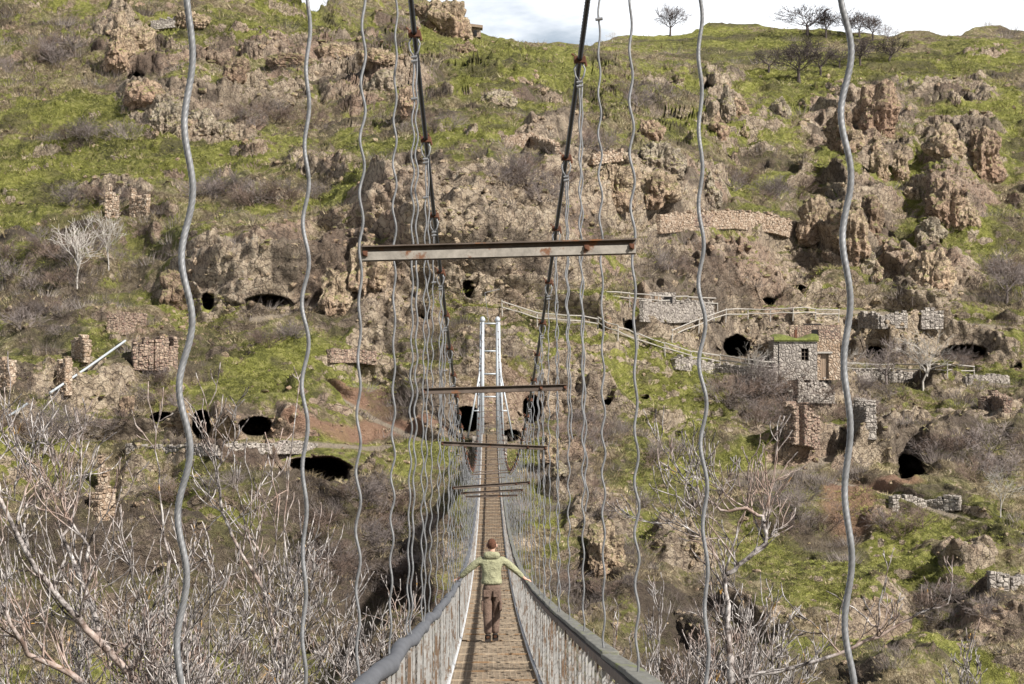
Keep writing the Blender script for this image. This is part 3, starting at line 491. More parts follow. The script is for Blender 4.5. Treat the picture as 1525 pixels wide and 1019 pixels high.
TR = [(998, 54, 40, 'dark', 'small dark bare tree alone on the skyline, between ropes', 1.1), (912, 56, 16, 'pale', 'faint bare sapling on the skyline right of the black cable', 1.2), (1203, 52, 44, 'dark', 'wide dark bare tree on the crest left of the thick rope', 1.5), (1230, 56, 34, 'dark', 'smaller dark tree right beside the wide crest tree', 1.2), (1263, 54, 36, 'dark', 'dark crest tree just right of the thick rope', 1.2), (1280, 55, 36, 'dark', 'dark crest tree, second to the right of the thick rope', 1.2), (1300, 60, 34, 'dark', 'leaning dark crest tree, third right of the thick rope', 1.1), (1322, 62, 24, 'grey', 'pale grey tree at the right end of the crest row', 1.2),
 (1145, 105, 30, 'dark', 'low dark leafless tree left of the mid slope grove', 1.6), (1190, 122, 52, 'dark', 'largest dark tree of the grove below the crest', 1.4), (1222, 112, 40, 'dark', 'dark grove tree just left of the thick rope', 1.2), (1250, 100, 30, 'dark', 'dark grove tree right behind the thick rope', 1.2), (1281, 98, 34, 'dark', 'dark grove tree alone in grass right of the thick rope', 1.5), (1325, 92, 32, 'dark', 'spreading dark tree at the right end of the grove', 1.9), (1202, 84, 30, 'dark', 'small dark tree between crest row and grove', 1.2),
 (182, 84, 24, 'dark', 'small dark tree at the foot of the top left pinnacle', 1.3), (115, 425, 90, 'pale', 'slender pale bare sapling on the left slope', 1.0), (162, 400, 80, 'pale', 'thin pale sapling above the slender one, left slope', .8), (1125, 590, 70, 'pale', 'pale sapling in front of the brush below the hut', .8), (1255, 580, 60, 'pale', 'pale sapling right of the thick rope below the terrace', 1.0), (1375, 580, 80, 'pale', 'tall pale sapling on the terrace right of the hut', 1.3), (1320, 572, 60, 'grey', 'grey bare tree by the cave right of the hut', 1.2), (1470, 690, 60, 'grey', 'grey bare tree beside the brush at the right edge', 1.4), (1500, 450, 70, 'grey', 'grey bare tree at the right edge by pale rocks', 1.0), (80, 690, 90, 'grey', 'grey bare tree on the footpath at left', 1.2), (1490, 770, 70, 'pale', 'pale bare tree low at the right edge', 1.0)]
for k, t in enumerate(TR): plant(t[0], t[1], t[2], t[3], k, t[4], None, t[5])
# ------------------------------------------------------------ stone walls, ruins, fences
def stone_wall(pl, hpx, label, m=M_STONE, th=.5, name='stone_wall', ragged=.25, bs=.32, topy=None, d=None):
    pts = []
    for (x, y) in pl:
        loc, nn = hit(x, y); loc = P(x, y, d) if d else loc; pts.append((loc, hpx * loc.y / F))
    mb = MB(); rg = np.random.default_rng(int(pl[0][0] * 3 + pl[0][1])); org = pts[0][0].copy()
    for (a, h0), (b_, h1) in zip(pts[:-1], pts[1:]):
        dv = b_ - a; L_ = max(.3, dv.length); n_ = max(1, int(L_ / (bs * 1.25))); R = dv.to_track_quat('X', 'Z').to_matrix()
        for i in range(n_):
            t = (i + .5) / n_; base = a.lerp(b_, t); hh = (h0 * (1 - t) + h1 * t) * (1 + rg.uniform(-ragged, ragged)); z = -.6
            mb.box(base - org + Vector((0, -.25, hh / 2 - .34)), (L_ / n_ * 1.0, th * .86, hh + .48), Euler((0, 0, math.atan2(dv.y, dv.x))).to_matrix())
            while z < hh:
                bh = bs * rg.uniform(.55, 1.05)
                Rz = Euler((rg.normal(0, .06), rg.normal(0, .06), rg.normal(0, .07))).to_matrix() @ Euler((0, 0, math.atan2(dv.y, dv.x))).to_matrix()
                mb.box(base - org + Vector((rg.normal(0, .03), -.25 + rg.normal(0, .05), z + bh / 2)), (L_ / n_ * rg.uniform(.82, 1.02), th * rg.uniform(.85, 1.1), bh * .94), Rz); z += bh
    o = mb.build(name, m); o.location = org; o.modifiers.new('bevel', 'BEVEL').width = .035
    tag(o, label, 'wall'); return o
stone_wall([(980, 340), (1030, 336), (1090, 333), (1150, 340), (1188, 352), (1206, 362)], 18, 'curved orange lichened stone terrace wall above the caves', M_STONEO, .6, ragged=.1)
stone_wall([(985, 333), (1040, 329), (1080, 329)], 7, 'dark upper course of stones on top of the curved terrace wall', M_STONEB, .5, ragged=.3)
stone_wall([(955, 470), (1000, 472), (1060, 470)], 18, 'grey dry stone wall under the upper wooden fence', M_STONE)
stone_wall([(1002, 540), (1060, 550), (1110, 558), (1155, 562)], 8, 'low dry stone wall left of the turf roofed hut', M_STONE)
stone_wall([(1250, 560), (1300, 560), (1360, 562), (1440, 566), (1500, 566)], 6, 'low dry stone wall along the terrace right of the hut', M_STONE)
stone_wall([(1325, 750), (1380, 752), (1430, 748)], 8, 'low retaining wall of the platform before the right cave', M_STONE)
stone_wall([(190, 668), (250, 668), (320, 666), (400, 664), (470, 664)], 2.5, 'line of stones edging the left footpath below the caves', M_STONE, .4)
stone_wall([(750, 215), (790, 212), (830, 225)], 9, 'orange stone heap on the ledge left of the right black cable', M_STONEO, .6)
stone_wall([(880, 238), (925, 232)], 7, 'orange stones on top of the tan bluff', M_STONEO, .6)
stone_wall([(262, 172), (300, 178)], 4, 'short pale stone course on the rounded boulder', M_STONE, .4)
stone_wall([(225, 40), (262, 36)], 8, 'rubble wall near the top behind the thick left rope', M_STONE)
stone_wall([(1460, 612), (1480, 600), (1500, 612)], 14, 'tumbled cairn of red and grey stones above the right path', M_STONEB, .8)
stone_wall([(1280, 480), (1310, 482), (1350, 480)], 12, 'broken grey terrace wall above the hut, right of the rope', M_STONE)
stone_wall([(1370, 482), (1403, 482)], 20, 'square ruined wall end with dark niche above the right terrace', M_STONE, .5)
stone_wall([(1470, 870), (1500, 875), (1540, 872)], 16, 'pale rubble wall low at the right edge', M_STONE, .7)
stone_wall([(490, 530), (530, 530), (560, 534)], 8, 'old stone wall with small holes, behind the rope pair', M_STONEB, .5)
stone_wall([(166, 490), (190, 488), (215, 480)], 16, 'broken reddish rubble wall in the green slope at left', M_STONEB, .7)
def ruin(pl, hpx, label, m=M_STONE, th=.7): return stone_wall(pl, hpx, label, m, th, 'ruined_wall', .28, .26)
ruin([(198, 540), (228, 541), (262, 540)], 32, 'trapezoid ruin of brown stonework left of the thick rope', M_STONEB, 1.0)
ruin([(157, 318), (178, 320)], 34, 'left stump of ruined wall in upper left brush', M_STONEO); ruin([(196, 318), (222, 320)], 28, 'right stump of ruined wall in upper left brush', M_STONEO)
ruin([(90, 575), (104, 578)], 36, 'tall orange edged ruin stump at far left', M_STONEO); ruin([(112, 528), (132, 530)], 24, 'small ruin stump behind the tall stump at far left', M_STONEO); ruin([(-6, 568), (20, 570)], 32, 'ruined wall cut by the left edge', M_STONEO)
ruin([(142, 765), (168, 758)], 34, 'pale ruined wall below the left footpath', M_STONEO); ruin([(148, 728), (163, 727)], 40, 'thin upright pale ruin stump on the pale ruined wall', M_STONEO)
ruin([(1165, 590), (1180, 594)], 24, 'dark upper wall stub under the hut', M_STONE); ruin([(1172, 648), (1190, 652), (1212, 660)], 50, 'tall broken wall corner under the hut', M_STONEB, 1.3); ruin([(1275, 640), (1296, 644)], 36, 'grey ruin block right of the thick rope under the terrace', M_STONE, .9); ruin([(1185, 590), (1240, 592)], 22, 'long pale ruined wall just below the hut', M_STONE, .6)
def fence(pl, label, hgt=1.0, rails=2):
    pts = []; r_ = empty('wooden_fence', hit(*pl[0])[0]); tag(r_, label, 'fence'); o0 = r_.location; rg = np.random.default_rng(int(sum(pl[0])))
    for (x0, y0), (x1, y1) in zip(pl[:-1], pl[1:]):
        n_ = max(1, int(math.hypot(x1 - x0, y1 - y0) / 32))
        for i in range(n_ + (1 if (x1, y1) == pl[-1] else 0)): t = i / n_; pts.append(hit(x0 + (x1 - x0) * t, y0 + (y1 - y0) * t)[0] - o0 + Vector((0, -.3, 0)))
    for q in pts:
        p_ = MB(); p_.tube([q - Vector((0, 0, .3)), q + Vector((rg.normal(0, .05), 0, hgt * rg.uniform(.95, 1.15)))], .055, 6); p_.build('post', M_POLE, r_)
    for k in range(rails):
        for a, b_ in zip(pts[:-1], pts[1:]):
            p_ = MB(); z = hgt * (.5 + .45 * k); p_.tube([a + Vector((0, -.08, z + rg.normal(0, .05))), (a + b_) / 2 + Vector((0, -.08, z + rg.normal(0, .05))), b_ + Vector((0, -.08, z + rg.normal(0, .05)))], .055, 5); p_.build('rail', M_POLE, r_)
fence([(748, 466), (800, 482), (890, 490)], 'pale pole fence running right from behind the bridge tower')
fence([(890, 490), (950, 515), (1030, 540), (1155, 556)], 'pale pole fence along the path left of the turf roofed hut')
fence([(1000, 508), (1080, 476), (1180, 474), (1248, 476)], 'pale pole fence zigzagging up to the terrace above the hut')
fence([(895, 450), (980, 456), (1068, 460)], 'pale pole fence on top of the grey dry stone wall')
fence([(1156, 556), (1250, 556), (1370, 558), (1450, 560)], 'pale pole fence on the terrace before the hut and right of it')
# pale pole on the left slope
def lonepole(a, b_, label):
    A = hit(*a)[0] + Vector((0, -1.0, .4)); B = hit(*b_)[0] + Vector((0, -1.0, .4)); m = MB(); m.tube([(0, 0, 0), (B - A) / 2 + Vector((0, 0, -.05)), B - A], .09, 8); o = m.build('pipe', M_TOWER); o.location = A; tag(o, label, 'pipe')
lonepole((78, 594), (190, 516), 'long pale pipe climbing the left slope'); lonepole((17, 628), (46, 609), 'short lower piece of pale pipe at the left edge')
# ------------------------------------------------------------ turf roofed hut
loc, nn = hit(1185, 552); dh = loc.y - 2.2; sp = dh / F; hut = empty('stone_hut', P(1153, 546, dh)); tag(hut, 'small grey stone hut with green turf roof and dark window on the terrace', 'hut'); H0 = hut.location
def hx(px): return (px - 1153) * sp
def hz(py): return (546 - py) * sp
def wallpart(name, x0, x1, z0, z1, y, th, m, holes=(), parent=hut, bevel=0):
    mb = MB(); cur = x0
    for (a, b_, c_, d_) in sorted(holes):
        mb.box(((cur + a) / 2, y, (z0 + z1) / 2), (a - cur, th, z1 - z0)); mb.box(((a + b_) / 2, y, (z0 + c_) / 2), (b_ - a - .004, th - .01, c_ - z0)); mb.box(((a + b_) / 2, y, (d_ + z1) / 2), (b_ - a - .004, th - .01, z1 - d_)); cur = b_
    mb.box(((cur + x1) / 2, y, (z0 + z1) / 2), (x1 - cur, th, z1 - z0)); return mb.build(name, m, parent)
wallpart('front_wall', hx(1160), hx(1217), -1.2, hz(506), 0, .4, M_STONE, [(hx(1193), hx(1204), hz(537), hz(519))])
sw = MB(); A = Vector((hx(1160) - .2, .1, 0)); sw.box((hx(1160) - .25, 1.6, (hz(506) - 1.2) / 2), (.46, 3.4, hz(506) + 1.2)); sw.build('side_wall', M_STONE, hut)
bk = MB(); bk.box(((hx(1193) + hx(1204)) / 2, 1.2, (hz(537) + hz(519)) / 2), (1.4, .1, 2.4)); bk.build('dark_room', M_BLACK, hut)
win = MB(); x0, x1, z0, z1 = hx(1193), hx(1204), hz(537), hz(519)
for xx in (x0 + .03, x1 - .03, (x0 + x1) / 2): win.box((xx, .02, (z0 + z1) / 2), (.05, .06, z1 - z0))
for zz in (z0 + .03, z1 - .03, z0 + (z1 - z0) * .35, z0 + (z1 - z0) * .68): win.box(((x0 + x1) / 2, .02, zz), (x1 - x0, .055, .045))
win.build('window_frame', M_DARKFL, hut)
tf = MB(); nx = 16
for j, (yy, zz) in enumerate(((-.45, 0), (-.35, .32), (.8, .5), (3.2, .62))):
    for i in range(nx + 1): tf.v.append((hx(1152) + (hx(1219) - hx(1152)) * i / nx, yy, hz(507) + .02 + zz * (.75 + .35 * math.sin(i * .5)) + random.uniform(-.03, .03))); tf.n += 1
for j in range(3):
    for i in range(nx): q = j * (nx + 1) + i; tf.f.append((q, q + 1, q + nx + 2, q + nx + 1))
tf.box(((hx(1152) + hx(1219)) / 2, 1.4, hz(507) - .04), (hx(1219) - hx(1152) - .02, 3.6, .1)); tf.build('turf_roof', M_TURF, hut)
ch = MB(); ch.box((hx(1186.5), .5, hz(499)), (.24, .24, 1.0)); ch.build('chimney', M_RUST, hut, bevel=.02)
wallpart('annex_wall', hx(1217) + .01, hx(1252), -1.2, hz(505), .35, .4, M_STONEO, [(hx(1223), hx(1235), -1.1, hz(527))])
dr = MB()
for i in range(4): dr.box((hx(1223) + .1 + (hx(1235) - hx(1223)) * i / 4, .42, (hz(527) - 1.1) / 2), ((hx(1235) - hx(1223)) / 4 - .02, .08, hz(527) + 1.1))
dr.build('door', M_DOOR, hut); ln = MB(); ln.box((hx(1229), .08, hz(525)), (1.35, .2, .16)); ln.build('lintel', M_POLE, hut)
wallpart('upper_wall', hx(1184), hx(1262), hz(506) + .01, hz(482), 3.4, .5, M_STONEB, [(hx(1217), hx(1228), hz(503), hz(489))])
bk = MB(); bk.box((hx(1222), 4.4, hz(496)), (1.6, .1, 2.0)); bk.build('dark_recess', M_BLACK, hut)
# small ruined house on the skyline and the doorway house
loc, nn = hit(702, 44); s_ = loc.y / F; r_ = empty('ruined_house', loc + Vector((0, -.5, -.3))); tag(r_, 'small roofless stone house beside the skyline crag', 'house')
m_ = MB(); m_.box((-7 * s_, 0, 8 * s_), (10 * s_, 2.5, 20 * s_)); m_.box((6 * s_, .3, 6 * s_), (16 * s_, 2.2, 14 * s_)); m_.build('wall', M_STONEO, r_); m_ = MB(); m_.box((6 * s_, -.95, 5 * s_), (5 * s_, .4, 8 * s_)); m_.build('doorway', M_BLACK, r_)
m_ = MB(); m_.box((2 * s_, 0, 16 * s_), (30 * s_, 2.9, .5), Euler((0, .12, 0)).to_matrix()); m_.build('roof', M_DOOR, r_)
loc, nn = hit(985, 452); s_ = loc.y / F; r_ = empty('cave_front', loc + Vector((0, -.8, -.2))); tag(r_, 'low walled up cave front with wooden door behind the upper fence', 'house')
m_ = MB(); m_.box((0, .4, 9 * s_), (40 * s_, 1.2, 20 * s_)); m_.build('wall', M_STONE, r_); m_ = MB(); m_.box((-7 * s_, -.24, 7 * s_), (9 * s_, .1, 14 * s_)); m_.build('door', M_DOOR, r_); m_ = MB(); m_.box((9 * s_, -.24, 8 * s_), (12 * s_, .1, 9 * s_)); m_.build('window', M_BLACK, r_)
#@@BRIDGE
# ------------------------------------------------------------ suspension bridge
BX = .07
_dp = np.polyfit([-8, 0, 8, 26, 35, 60, 92, 106, 116, 134, 150], [-1.1, -1.6, -2.15, -3.63, -4.2, -5.2, -5.45, -5.1, -4.65, -3.65, -2.35], 5)
def dz(y): return float(np.polyval(_dp, y))
def cz(y):
    u = (y - 75) / 75; return -2.3 + (7.5 if u < 0 else 8.3) * u * u
def bx(y): return BX
bridge = empty('suspension_bridge', (BX, -8, dz(-8))); tag(bridge, 'long narrow rope suspension bridge with rusty mesh deck crossing the ravine', 'bridge'); BO = Vector(bridge.location)
def B(x, y, z): return Vector((BX + x, y, z)) - BO
YS = list(np.arange(-8, 150.01, 2.0)) ; YF = list(np.arange(-8, 150.01, .5))
m_ = MB()
for i, y in enumerate(YS):
    for x in (-.56, -.28, 0, .28, .56): m_.v.append(tuple(B(x, y, dz(y) - .012))); m_.n += 1
for i in range(len(YS) - 1):
    for j in range(4): q = i * 5 + j; m_.f.append((q, q + 1, q + 6, q + 5))
dk = m_.build('deck', M_DECK, bridge); so = dk.modifiers.new('solid', 'SOLIDIFY'); so.thickness = .02; so.offset = -1
m_ = MB(); rg = np.random.default_rng(3)
for x in np.linspace(-.52, .52, 15):
    for a, b_ in zip(YS[:-1], YS[1:]): m_.bar(B(x, a, dz(a) + .008), B(x, b_, dz(b_) + .008), .014, .014)
y = -8
while y < 150: y = 999
m_.build('deck_grating', M_GRATE, dk)
m_ = MB(); y = -8
while y < 150: m_.bar(B(-.56, y, dz(y) + .018), B(.56, y, dz(y) + .018), .012, .009); y += .2 if y < 60 else .4
m_.build('grating_cross_wires', M_DECK2, dk)
y = -7.5
while y < 150: m_ = MB(); m_.bar(B(-.58, y, dz(y) + .03 + rg.normal(0, .004)), B(.58, y + rg.normal(0, .02), dz(y) + .03), .03, .02); m_.build('cross_strap', M_GRATE, dk); y += 1.95
for sgn in (-1, 1):
    m_ = MB(); m_.tube([B(sgn * .57, y, dz(y) + .05 + rg.normal(0, .004)) for y in YF[::2]], .028, 6); m_.build('deck_edge_tube', M_WHITE, bridge)
    # handrail
    m_ = MB()
    if sgn < 0: m_.tube([B(-.615 + .01 * math.sin(y * 1.3), y, dz(y) + 1.03 + .012 * math.sin(y * 2.1)) for y in YF], [.047 + .006 * math.sin(y * 3.1) + .003 * math.sin(y * 7) for y in YF], 12); m_.build('handrail_sleeve', M_RUBBER, bridge, True)
    else:
        y = -8
        while y < 150:
            b_ = min(150, y + 1.95); m_.bar(B(.635 + rg.normal(0, .006), y, dz(y) + 1.045), B(.635 + rg.normal(0, .006), b_, dz(b_) + 1.045 + rg.normal(0, .006)), .10, .03); y += 1.97
        m_.build('handrail_plank', M_PLANK, bridge, bevel=.006); m_ = MB()
        for a, b_ in zip(YF[::2][:-1], YF[::2][1:]): m_.bar(B(.59, a, dz(a) + 1.0), B(.59, b_, dz(b_) + 1.0), .035, .05)
        m_.build('handrail_angle_iron', M_DARKFL, bridge)
    # railing panels
    y = -8.0; L_ = 3.2; xx = sgn * .585
    while y < 149:
        m_ = MB(); y1 = min(150, y + L_); n_ = 6
        for k in range(n_):
            yy = y + (k + .5) * L_ / n_ + rg.normal(0, .02); z = dz(yy)
            m_.box(B(xx, yy, z + .52) + Vector((rg.normal(0, .006), 0, 0)), (.013 + .007 * (k % 3 == 0), .034, .96), Euler((rg.normal(0, .01), rg.normal(0, .008), 0)).to_matrix())
        m_.bar(B(xx, y, dz(y) + .08), B(xx, y1, dz(y1) + .08), .02, .03); rp = m_.build('railing_panel', M_RAILW, bridge)
        m_ = MB(); pt = .15 if y < 50 else .25; n_ = int((y1 - y) / pt); tt = .0021 if y < 50 else .0045
        for k in range(n_):
            for s2 in (-1, 1):
                ya = y + k * pt; yb = ya + s2 * .5; a = B(xx + sgn * .03, ya, dz(ya) + .06); b_ = B(xx + sgn * .03, yb, dz(yb) + .56); c_ = B(xx + sgn * .03, ya, dz(ya) + 1.0)
                m_.bar(a, b_, tt); m_.bar(b_, c_, tt)
        m_.build('wire_mesh', M_NET, rp); y += L_
    # main cable with twist near the camera
    m_ = MB(); ys = np.concatenate([np.arange(-8, 24, .02), np.arange(24, 150.1, 1.5)]); m_.tube([B(sgn * .60, float(y), cz(float(y))) for y in ys], .019, 12, 6, 16); mc = m_.build('main_cable', M_CABLE, bridge, True)
    m_ = MB(); m_.tube([B(sgn * .60, 150, cz(150)), B(sgn * .7, 158, 3.5), B(sgn * .9, 170, -2)], .02, 6); m_.build('anchor_cable', M_CABLE, mc)
    # hanger ropes
    yh = 3.85 if sgn < 0 else 3.9; k = 0
    while yh < 148.5:
        sh_ = .028 if (sgn < 0 and yh < 10) else 0; zt = cz(yh); zb = dz(yh) + 1.0; ph = rg.uniform(0, 6.28); m_ = MB(); near = yh < 13; ex = .03 + rg.normal(0, .006); w1 = rg.uniform(0, 6.28)
        hang = yh > 12; loop = .16 if hang else 0; two = hang and yh < 100 and rg.random() < .6
        def strand(x0, z1, z0, ph, off, r, st):
            n_ = max(8, int((z1 - z0) / st)); pts = []
            for i in range(n_ + 1):
                z = z1 + (z0 - z1) * i / n_; t = i / n_; A = .0084 * min(1, 12 * t + .1) * (1 + .35 * math.sin(z * 3.7 + w1 * 2))
                pts.append(B(sgn * (.60 + sh_ + ex * t - .012 * off * math.sin(t * 3.1)) + x0 * (1 - t) + off * .02 + A * math.sin(z * 2 * math.pi / .255 + ph + .5 * math.sin(z * 2.3 + w1)) + .004 * math.sin(z * 1.9 + w1), yh + off * .03 + .004 * math.cos(z * 24 + ph), z))
            if near and off == 0: m_.tube(pts, r, 36 if yh < 8 else 24, 6, 80)
            else: m_.tube(pts, r, 6 if yh < 50 else 4, cap=False)
        r0 = .0062 if yh < 30 else .0058 if yh < 60 else .0068
        strand(0, zt - loop, zb, ph, 0, r0, .004 if yh < 8 else .009 if near else (.03 if yh < 50 else .06))
        if two: strand(0, zt - loop, zb + (0 if rg.random() < .6 else (zt - zb) * rg.uniform(.2, .6)), rg.uniform(0, 6), 1 if rg.random() < .5 else -1, r0, .03 if yh < 50 else .06)
        if hang and yh < 60:             # teardrop loop under the clamp
            for s3 in (-1, 1): m_.tube([B(sgn * .6 + s3 * .012, yh, zt - .01), B(sgn * .6 + s3 * .04, yh, zt - .07), B(sgn * .6 + s3 * .03, yh, zt - .12), B(sgn * .6, yh, zt - .17)], .0065, 6)
        if k < 50:
            hr = m_.build('hanger_rope', M_WIRE, bridge, True)
            if hang:
                c_ = MB(); c_.box(B(sgn * .6, yh, zt), (.085, .06, .05)); c_.tube([B(sgn * .6 - .04, yh, zt + .03), B(sgn * .6 - .06, yh, zt + .045)], .008, 6); c_.tube([B(sgn * .6 + .035, yh, zt + .02), B(sgn * .6 + .05, yh, zt - .05)], .010, 6); c_.ball(B(sgn * .6 + .02, yh, zt + .04), .014); c_.build('cable_clamp', M_RUST, hr, bevel=.008)
            for zz in ([zt - .17, zt - .20] if hang else []) + ([zt - .45 - .3 * rg.random()] if hang and rg.random() < .5 else []): f_ = MB(); f_.tube([B(sgn * .6 - .022, yh - .006, zz), B(sgn * .6 + .022, yh - .006, zz + .006)], .011, 6); f_.build('ferrule', M_WIRE, hr)
        k += 1; yh += (3.1 if k == 2 and sgn > 0 else 2.6) if yh < 60 else 3.25
# crossbeams: (distance, left x, left y, right x, right y) in photograph pixels
for (d, xa, ya, xb, yb, th) in [(9.1, 539, 378, 947, 367, .062), (17.1, 628, 583, 845, 577, .05), (23.5, 657, 660.5, 815, 667.5, .045), (32, 674, 727, 790, 719, .045), (39.6, 685, 735, 779, 730, .045), (47.7, 692, 740, 771, 738, .045)]:
    a = P(xa, ya, d) - BO; b_ = P(xb, yb, d) - BO; m_ = MB(); up_ = Vector((0, 0, 1)); dv = (b_ - a).normalized()
    def q(t, y0, z0): return a.lerp(b_, t) + Vector((0, y0, z0))
    m_.bar(q(0, 0, -th * .18), q(1, 0, -th * .18), .006, th * .62); bmw = m_.build('crossbeam', M_BEAM if d < 10 else M_DARKFL, bridge)
    m_ = MB(); m_.bar(q(0, .012, th * .32), q(1, .012, th * .32), .006, th * .38); m_.bar(q(0, -.004, th * .52), q(1, -.004, th * .52), .036, .006); m_.bar(q(0, .03, -th * .5), q(1, .03, -th * .5), .05, .005); m_.build('flange', M_DARKFL, bmw)
    for t in (.012, .985, .82):
        m_ = MB(); m_.tube([q(t, -.022, 0), q(t, .012, 0)], .009, 6); m_.box(q(t, -.008, 0), (.022, .010, .024)); m_.build('bolt', M_RUST, bmw)
for (d, z) in [(60, -2.1), (70, -2.5), (82, -3.06), (90, -2.75), (98, -2.75), (112, -2.65), (124, -2.35), (132, -2.0), (138, -1.56), (142, -1.0), (145, -.6), (148, -.2)]:
    m_ = MB(); z = z if d > 75 else cz(d) - .1; m_.tube([B(-.62, d, z - .04), B(.66, d, z + .04)], .022, 6); m_.build('tie_rod', M_DARKFL, bridge)
# far tower
tw = MB(); tw.box(B(0, 151.2, -4.6), (2.6, 2.6, 4.2)); tower = tw.build('tower_base', M_STONE, bridge)
def tb(px, py, d=150): return P(px, py, d) - BO
for sgn, xs_ in ((-1, 718.7), (1, 741)):
    m_ = MB(); m_.tube([tb(xs_ + sgn * .2, 668), tb(xs_, 480)], .13, 10); m_.tube([tb(xs_ + sgn * 4.5, 668, 151), tb(xs_ + sgn * 2.4, 480, 151)], .08, 8)
    for k in range(11): m_.bar(tb(xs_ + sgn * (.2), 660 - k * 17, 150), tb(xs_ + sgn * 4.5 - sgn * k * .2, 652 - k * 17, 151), .05)
    m_.build('tower_leg', M_TOWER, tower, True)
    m_ = MB(); m_.ball(tb(xs_, 476), (.19, .2, .24), 2); m_.tube([tb(xs_ - 4, 477), tb(xs_ + 4, 477)], .07, 8); m_.build('cable_saddle', M_TOWER, tower, True)
    m_ = MB(); xa = 730 + sgn * 15; xb = 730 + sgn * 33.5; m_.tube([tb(xa, 553), tb(xb, 652)], .065, 8); m_.tube([tb(730 + sgn * 13, 612), tb(730 + sgn * 25.5, 612)], .06, 6); m_.tube([tb(xa, 540, 151), tb(730 + sgn * 20, 665, 151)], .08, 6); m_.build('brace', M_TOWER, tower, True)
for py in (482, 523, 557, 591):
    m_ = MB(); m_.tube([tb(718.7, py), tb(741, py)], .06, 8); m_.build('rung', M_TOWER, tower, True)
m_ = MB(); m_.tube([tb(728, 480), tb(722, 436, 158)], .02, 4); m_.tube([tb(722, 436, 158), tb(748, 430, 175)], .03, 4); m_.build('guy_wire', M_WIRE, bridge)
# stone abutment under the far end
#@@PERSON
# ------------------------------------------------------------ the person
M_SKIN = simple('skin', (.50, .30, .22), .6, .1, 6); M_JACK = simple('light_green_jacket', (.25, .245, .15), .85, .28, 11, 0, .9, .05); M_TROU = simple('brown_trousers', (.13, .088, .066), .9, .3, 10, 0, .9, .04)
M_BOOT = simple('dark_boots', (.035, .028, .024), .7, .2, 8); M_HAIR = simple('reddish_brown_hair', (.085, .038, .022), .9, .6, 40, 0, .9, .02); M_EYE = simple('eyes', (.03, .02, .02), .3)
def skin(name, verts, edges, rad, m, parent=None, sub=2, root=0):
    me = bpy.data.meshes.new(name); me.from_pydata(verts, edges, []); o = bpy.data.objects.new(name, me); COL.objects.link(o)
    sk = o.modifiers.new('skin', 'SKIN'); sk.use_smooth_shade = True; sv = me.skin_vertices[0].data if me.skin_vertices else None
    if sv is None:
        bpy.context.view_layer.objects.active = o; bpy.context.view_layer.update(); sv = me.skin_vertices[0].data
    for i, r in enumerate(rad): sv[i].radius = r if isinstance(r, tuple) else (r, r); sv[i].use_root = (i == root)
    s = o.modifiers.new('sub', 'SUBSURF'); s.levels = sub; s.render_levels = sub; sk.branch_smoothing = .5
    dg = bpy.context.evaluated_depsgraph_get(); dg.update(); nm = bpy.data.meshes.new_from_object(o.evaluated_get(dg)); nm.materials.clear(); nm.materials.append(m)
    o.modifiers.clear(); o.data = nm; nm.polygons.foreach_set('use_smooth', np.ones(len(nm.polygons), bool))
    if parent: o.parent = parent
    return o
PY = 35.0; zp = dz(PY) + .035; rz = dz(PY) + 1.03 - zp + .045
sh = {-1: (-.185, 0, 1.42), 1: (.185, 0, 1.42)}
def arm(s):
    hx_ = s * .585 - .0; el_ = (s * .40, .02, 1.24); wr = (s * .545, .08, rz + .06); pa = (s * .60, .115, rz + .02); return el_, wr, pa
V = [(0, 0, .95), (0, 0, 1.12), (0, .0, 1.32), (0, -.005, 1.45), (0, .01, 1.53), (0, .02, 1.60), (0, .025, 1.68), (0, .02, 1.74)]; E = [(i, i + 1) for i in range(7)]; Rr = [(.12, .08), (.12, .08), (.14, .09), (.09, .07), .052, (.068, .08), (.078, .095), (.055, .065)]
for s in (-1, 1):
    b0 = len(V); el_, wr, pa = arm(s); V += [sh[s], el_, wr, pa]; E += [(2, b0), (b0, b0 + 1), (b0 + 1, b0 + 2), (b0 + 2, b0 + 3)]; Rr += [.06, .042, .028, (.02, .038)]
    for k, (dx, dy, dzv, ln_) in enumerate(((.9, .5, -.15, .075), (1, .22, -.25, .085), (1, -.02, -.3, .08), (1, -.26, -.3, .062))):
        b1 = len(V); p0 = Vector(pa) + Vector((s * .02, .03 - k * .02, -.004)); dv = Vector((s * dx, dy, dzv)).normalized(); p1 = p0 + dv * ln_ * .5; p2 = p1 + (dv + Vector((0, 0, -.8))).normalized() * ln_ * .5
        V += [tuple(p0), tuple(p1), tuple(p2)]; E += [(b0 + 3, b1), (b1, b1 + 1), (b1 + 1, b1 + 2)]; Rr += [.010, .009, .0075]
    b1 = len(V); p0 = Vector(wr) + Vector((s * .02, .035, -.01)); V += [tuple(p0), tuple(p0 + Vector((-s * .005, .045, -.02)))]; E += [(b0 + 2, b1), (b1, b1 + 1)]; Rr += [.012, .009]
for s in (-1, 1):
    b0 = len(V); of = .07 if s > 0 else -.05; V += [(s * .085, 0, .88), (s * .076, .02 + of, .50), (s * .06, -.01 + of, .10), (s * .07, .13 + of, .04)]; E += [(0, b0), (b0, b0 + 1), (b0 + 1, b0 + 2), (b0 + 2, b0 + 3)]; Rr += [.085, .058, .04, (.04, .03)]
person = skin('person', V, E, Rr, M_SKIN); person.location = (BX - .02, PY, zp); tag(person, 'person in green hooded jacket and brown trousers walking away, hands on both railings', 'person')
jv = [(0, 0, .97), (0, 0, 1.03), (0, 0, 1.17), (0, 0, 1.30), (0, -.005, 1.42)]; je = [(0, 1), (1, 2), (2, 3), (3, 4)]; jr = [(.205, .155), (.20, .15), (.18, .13), (.185, .13), (.125, .10)]
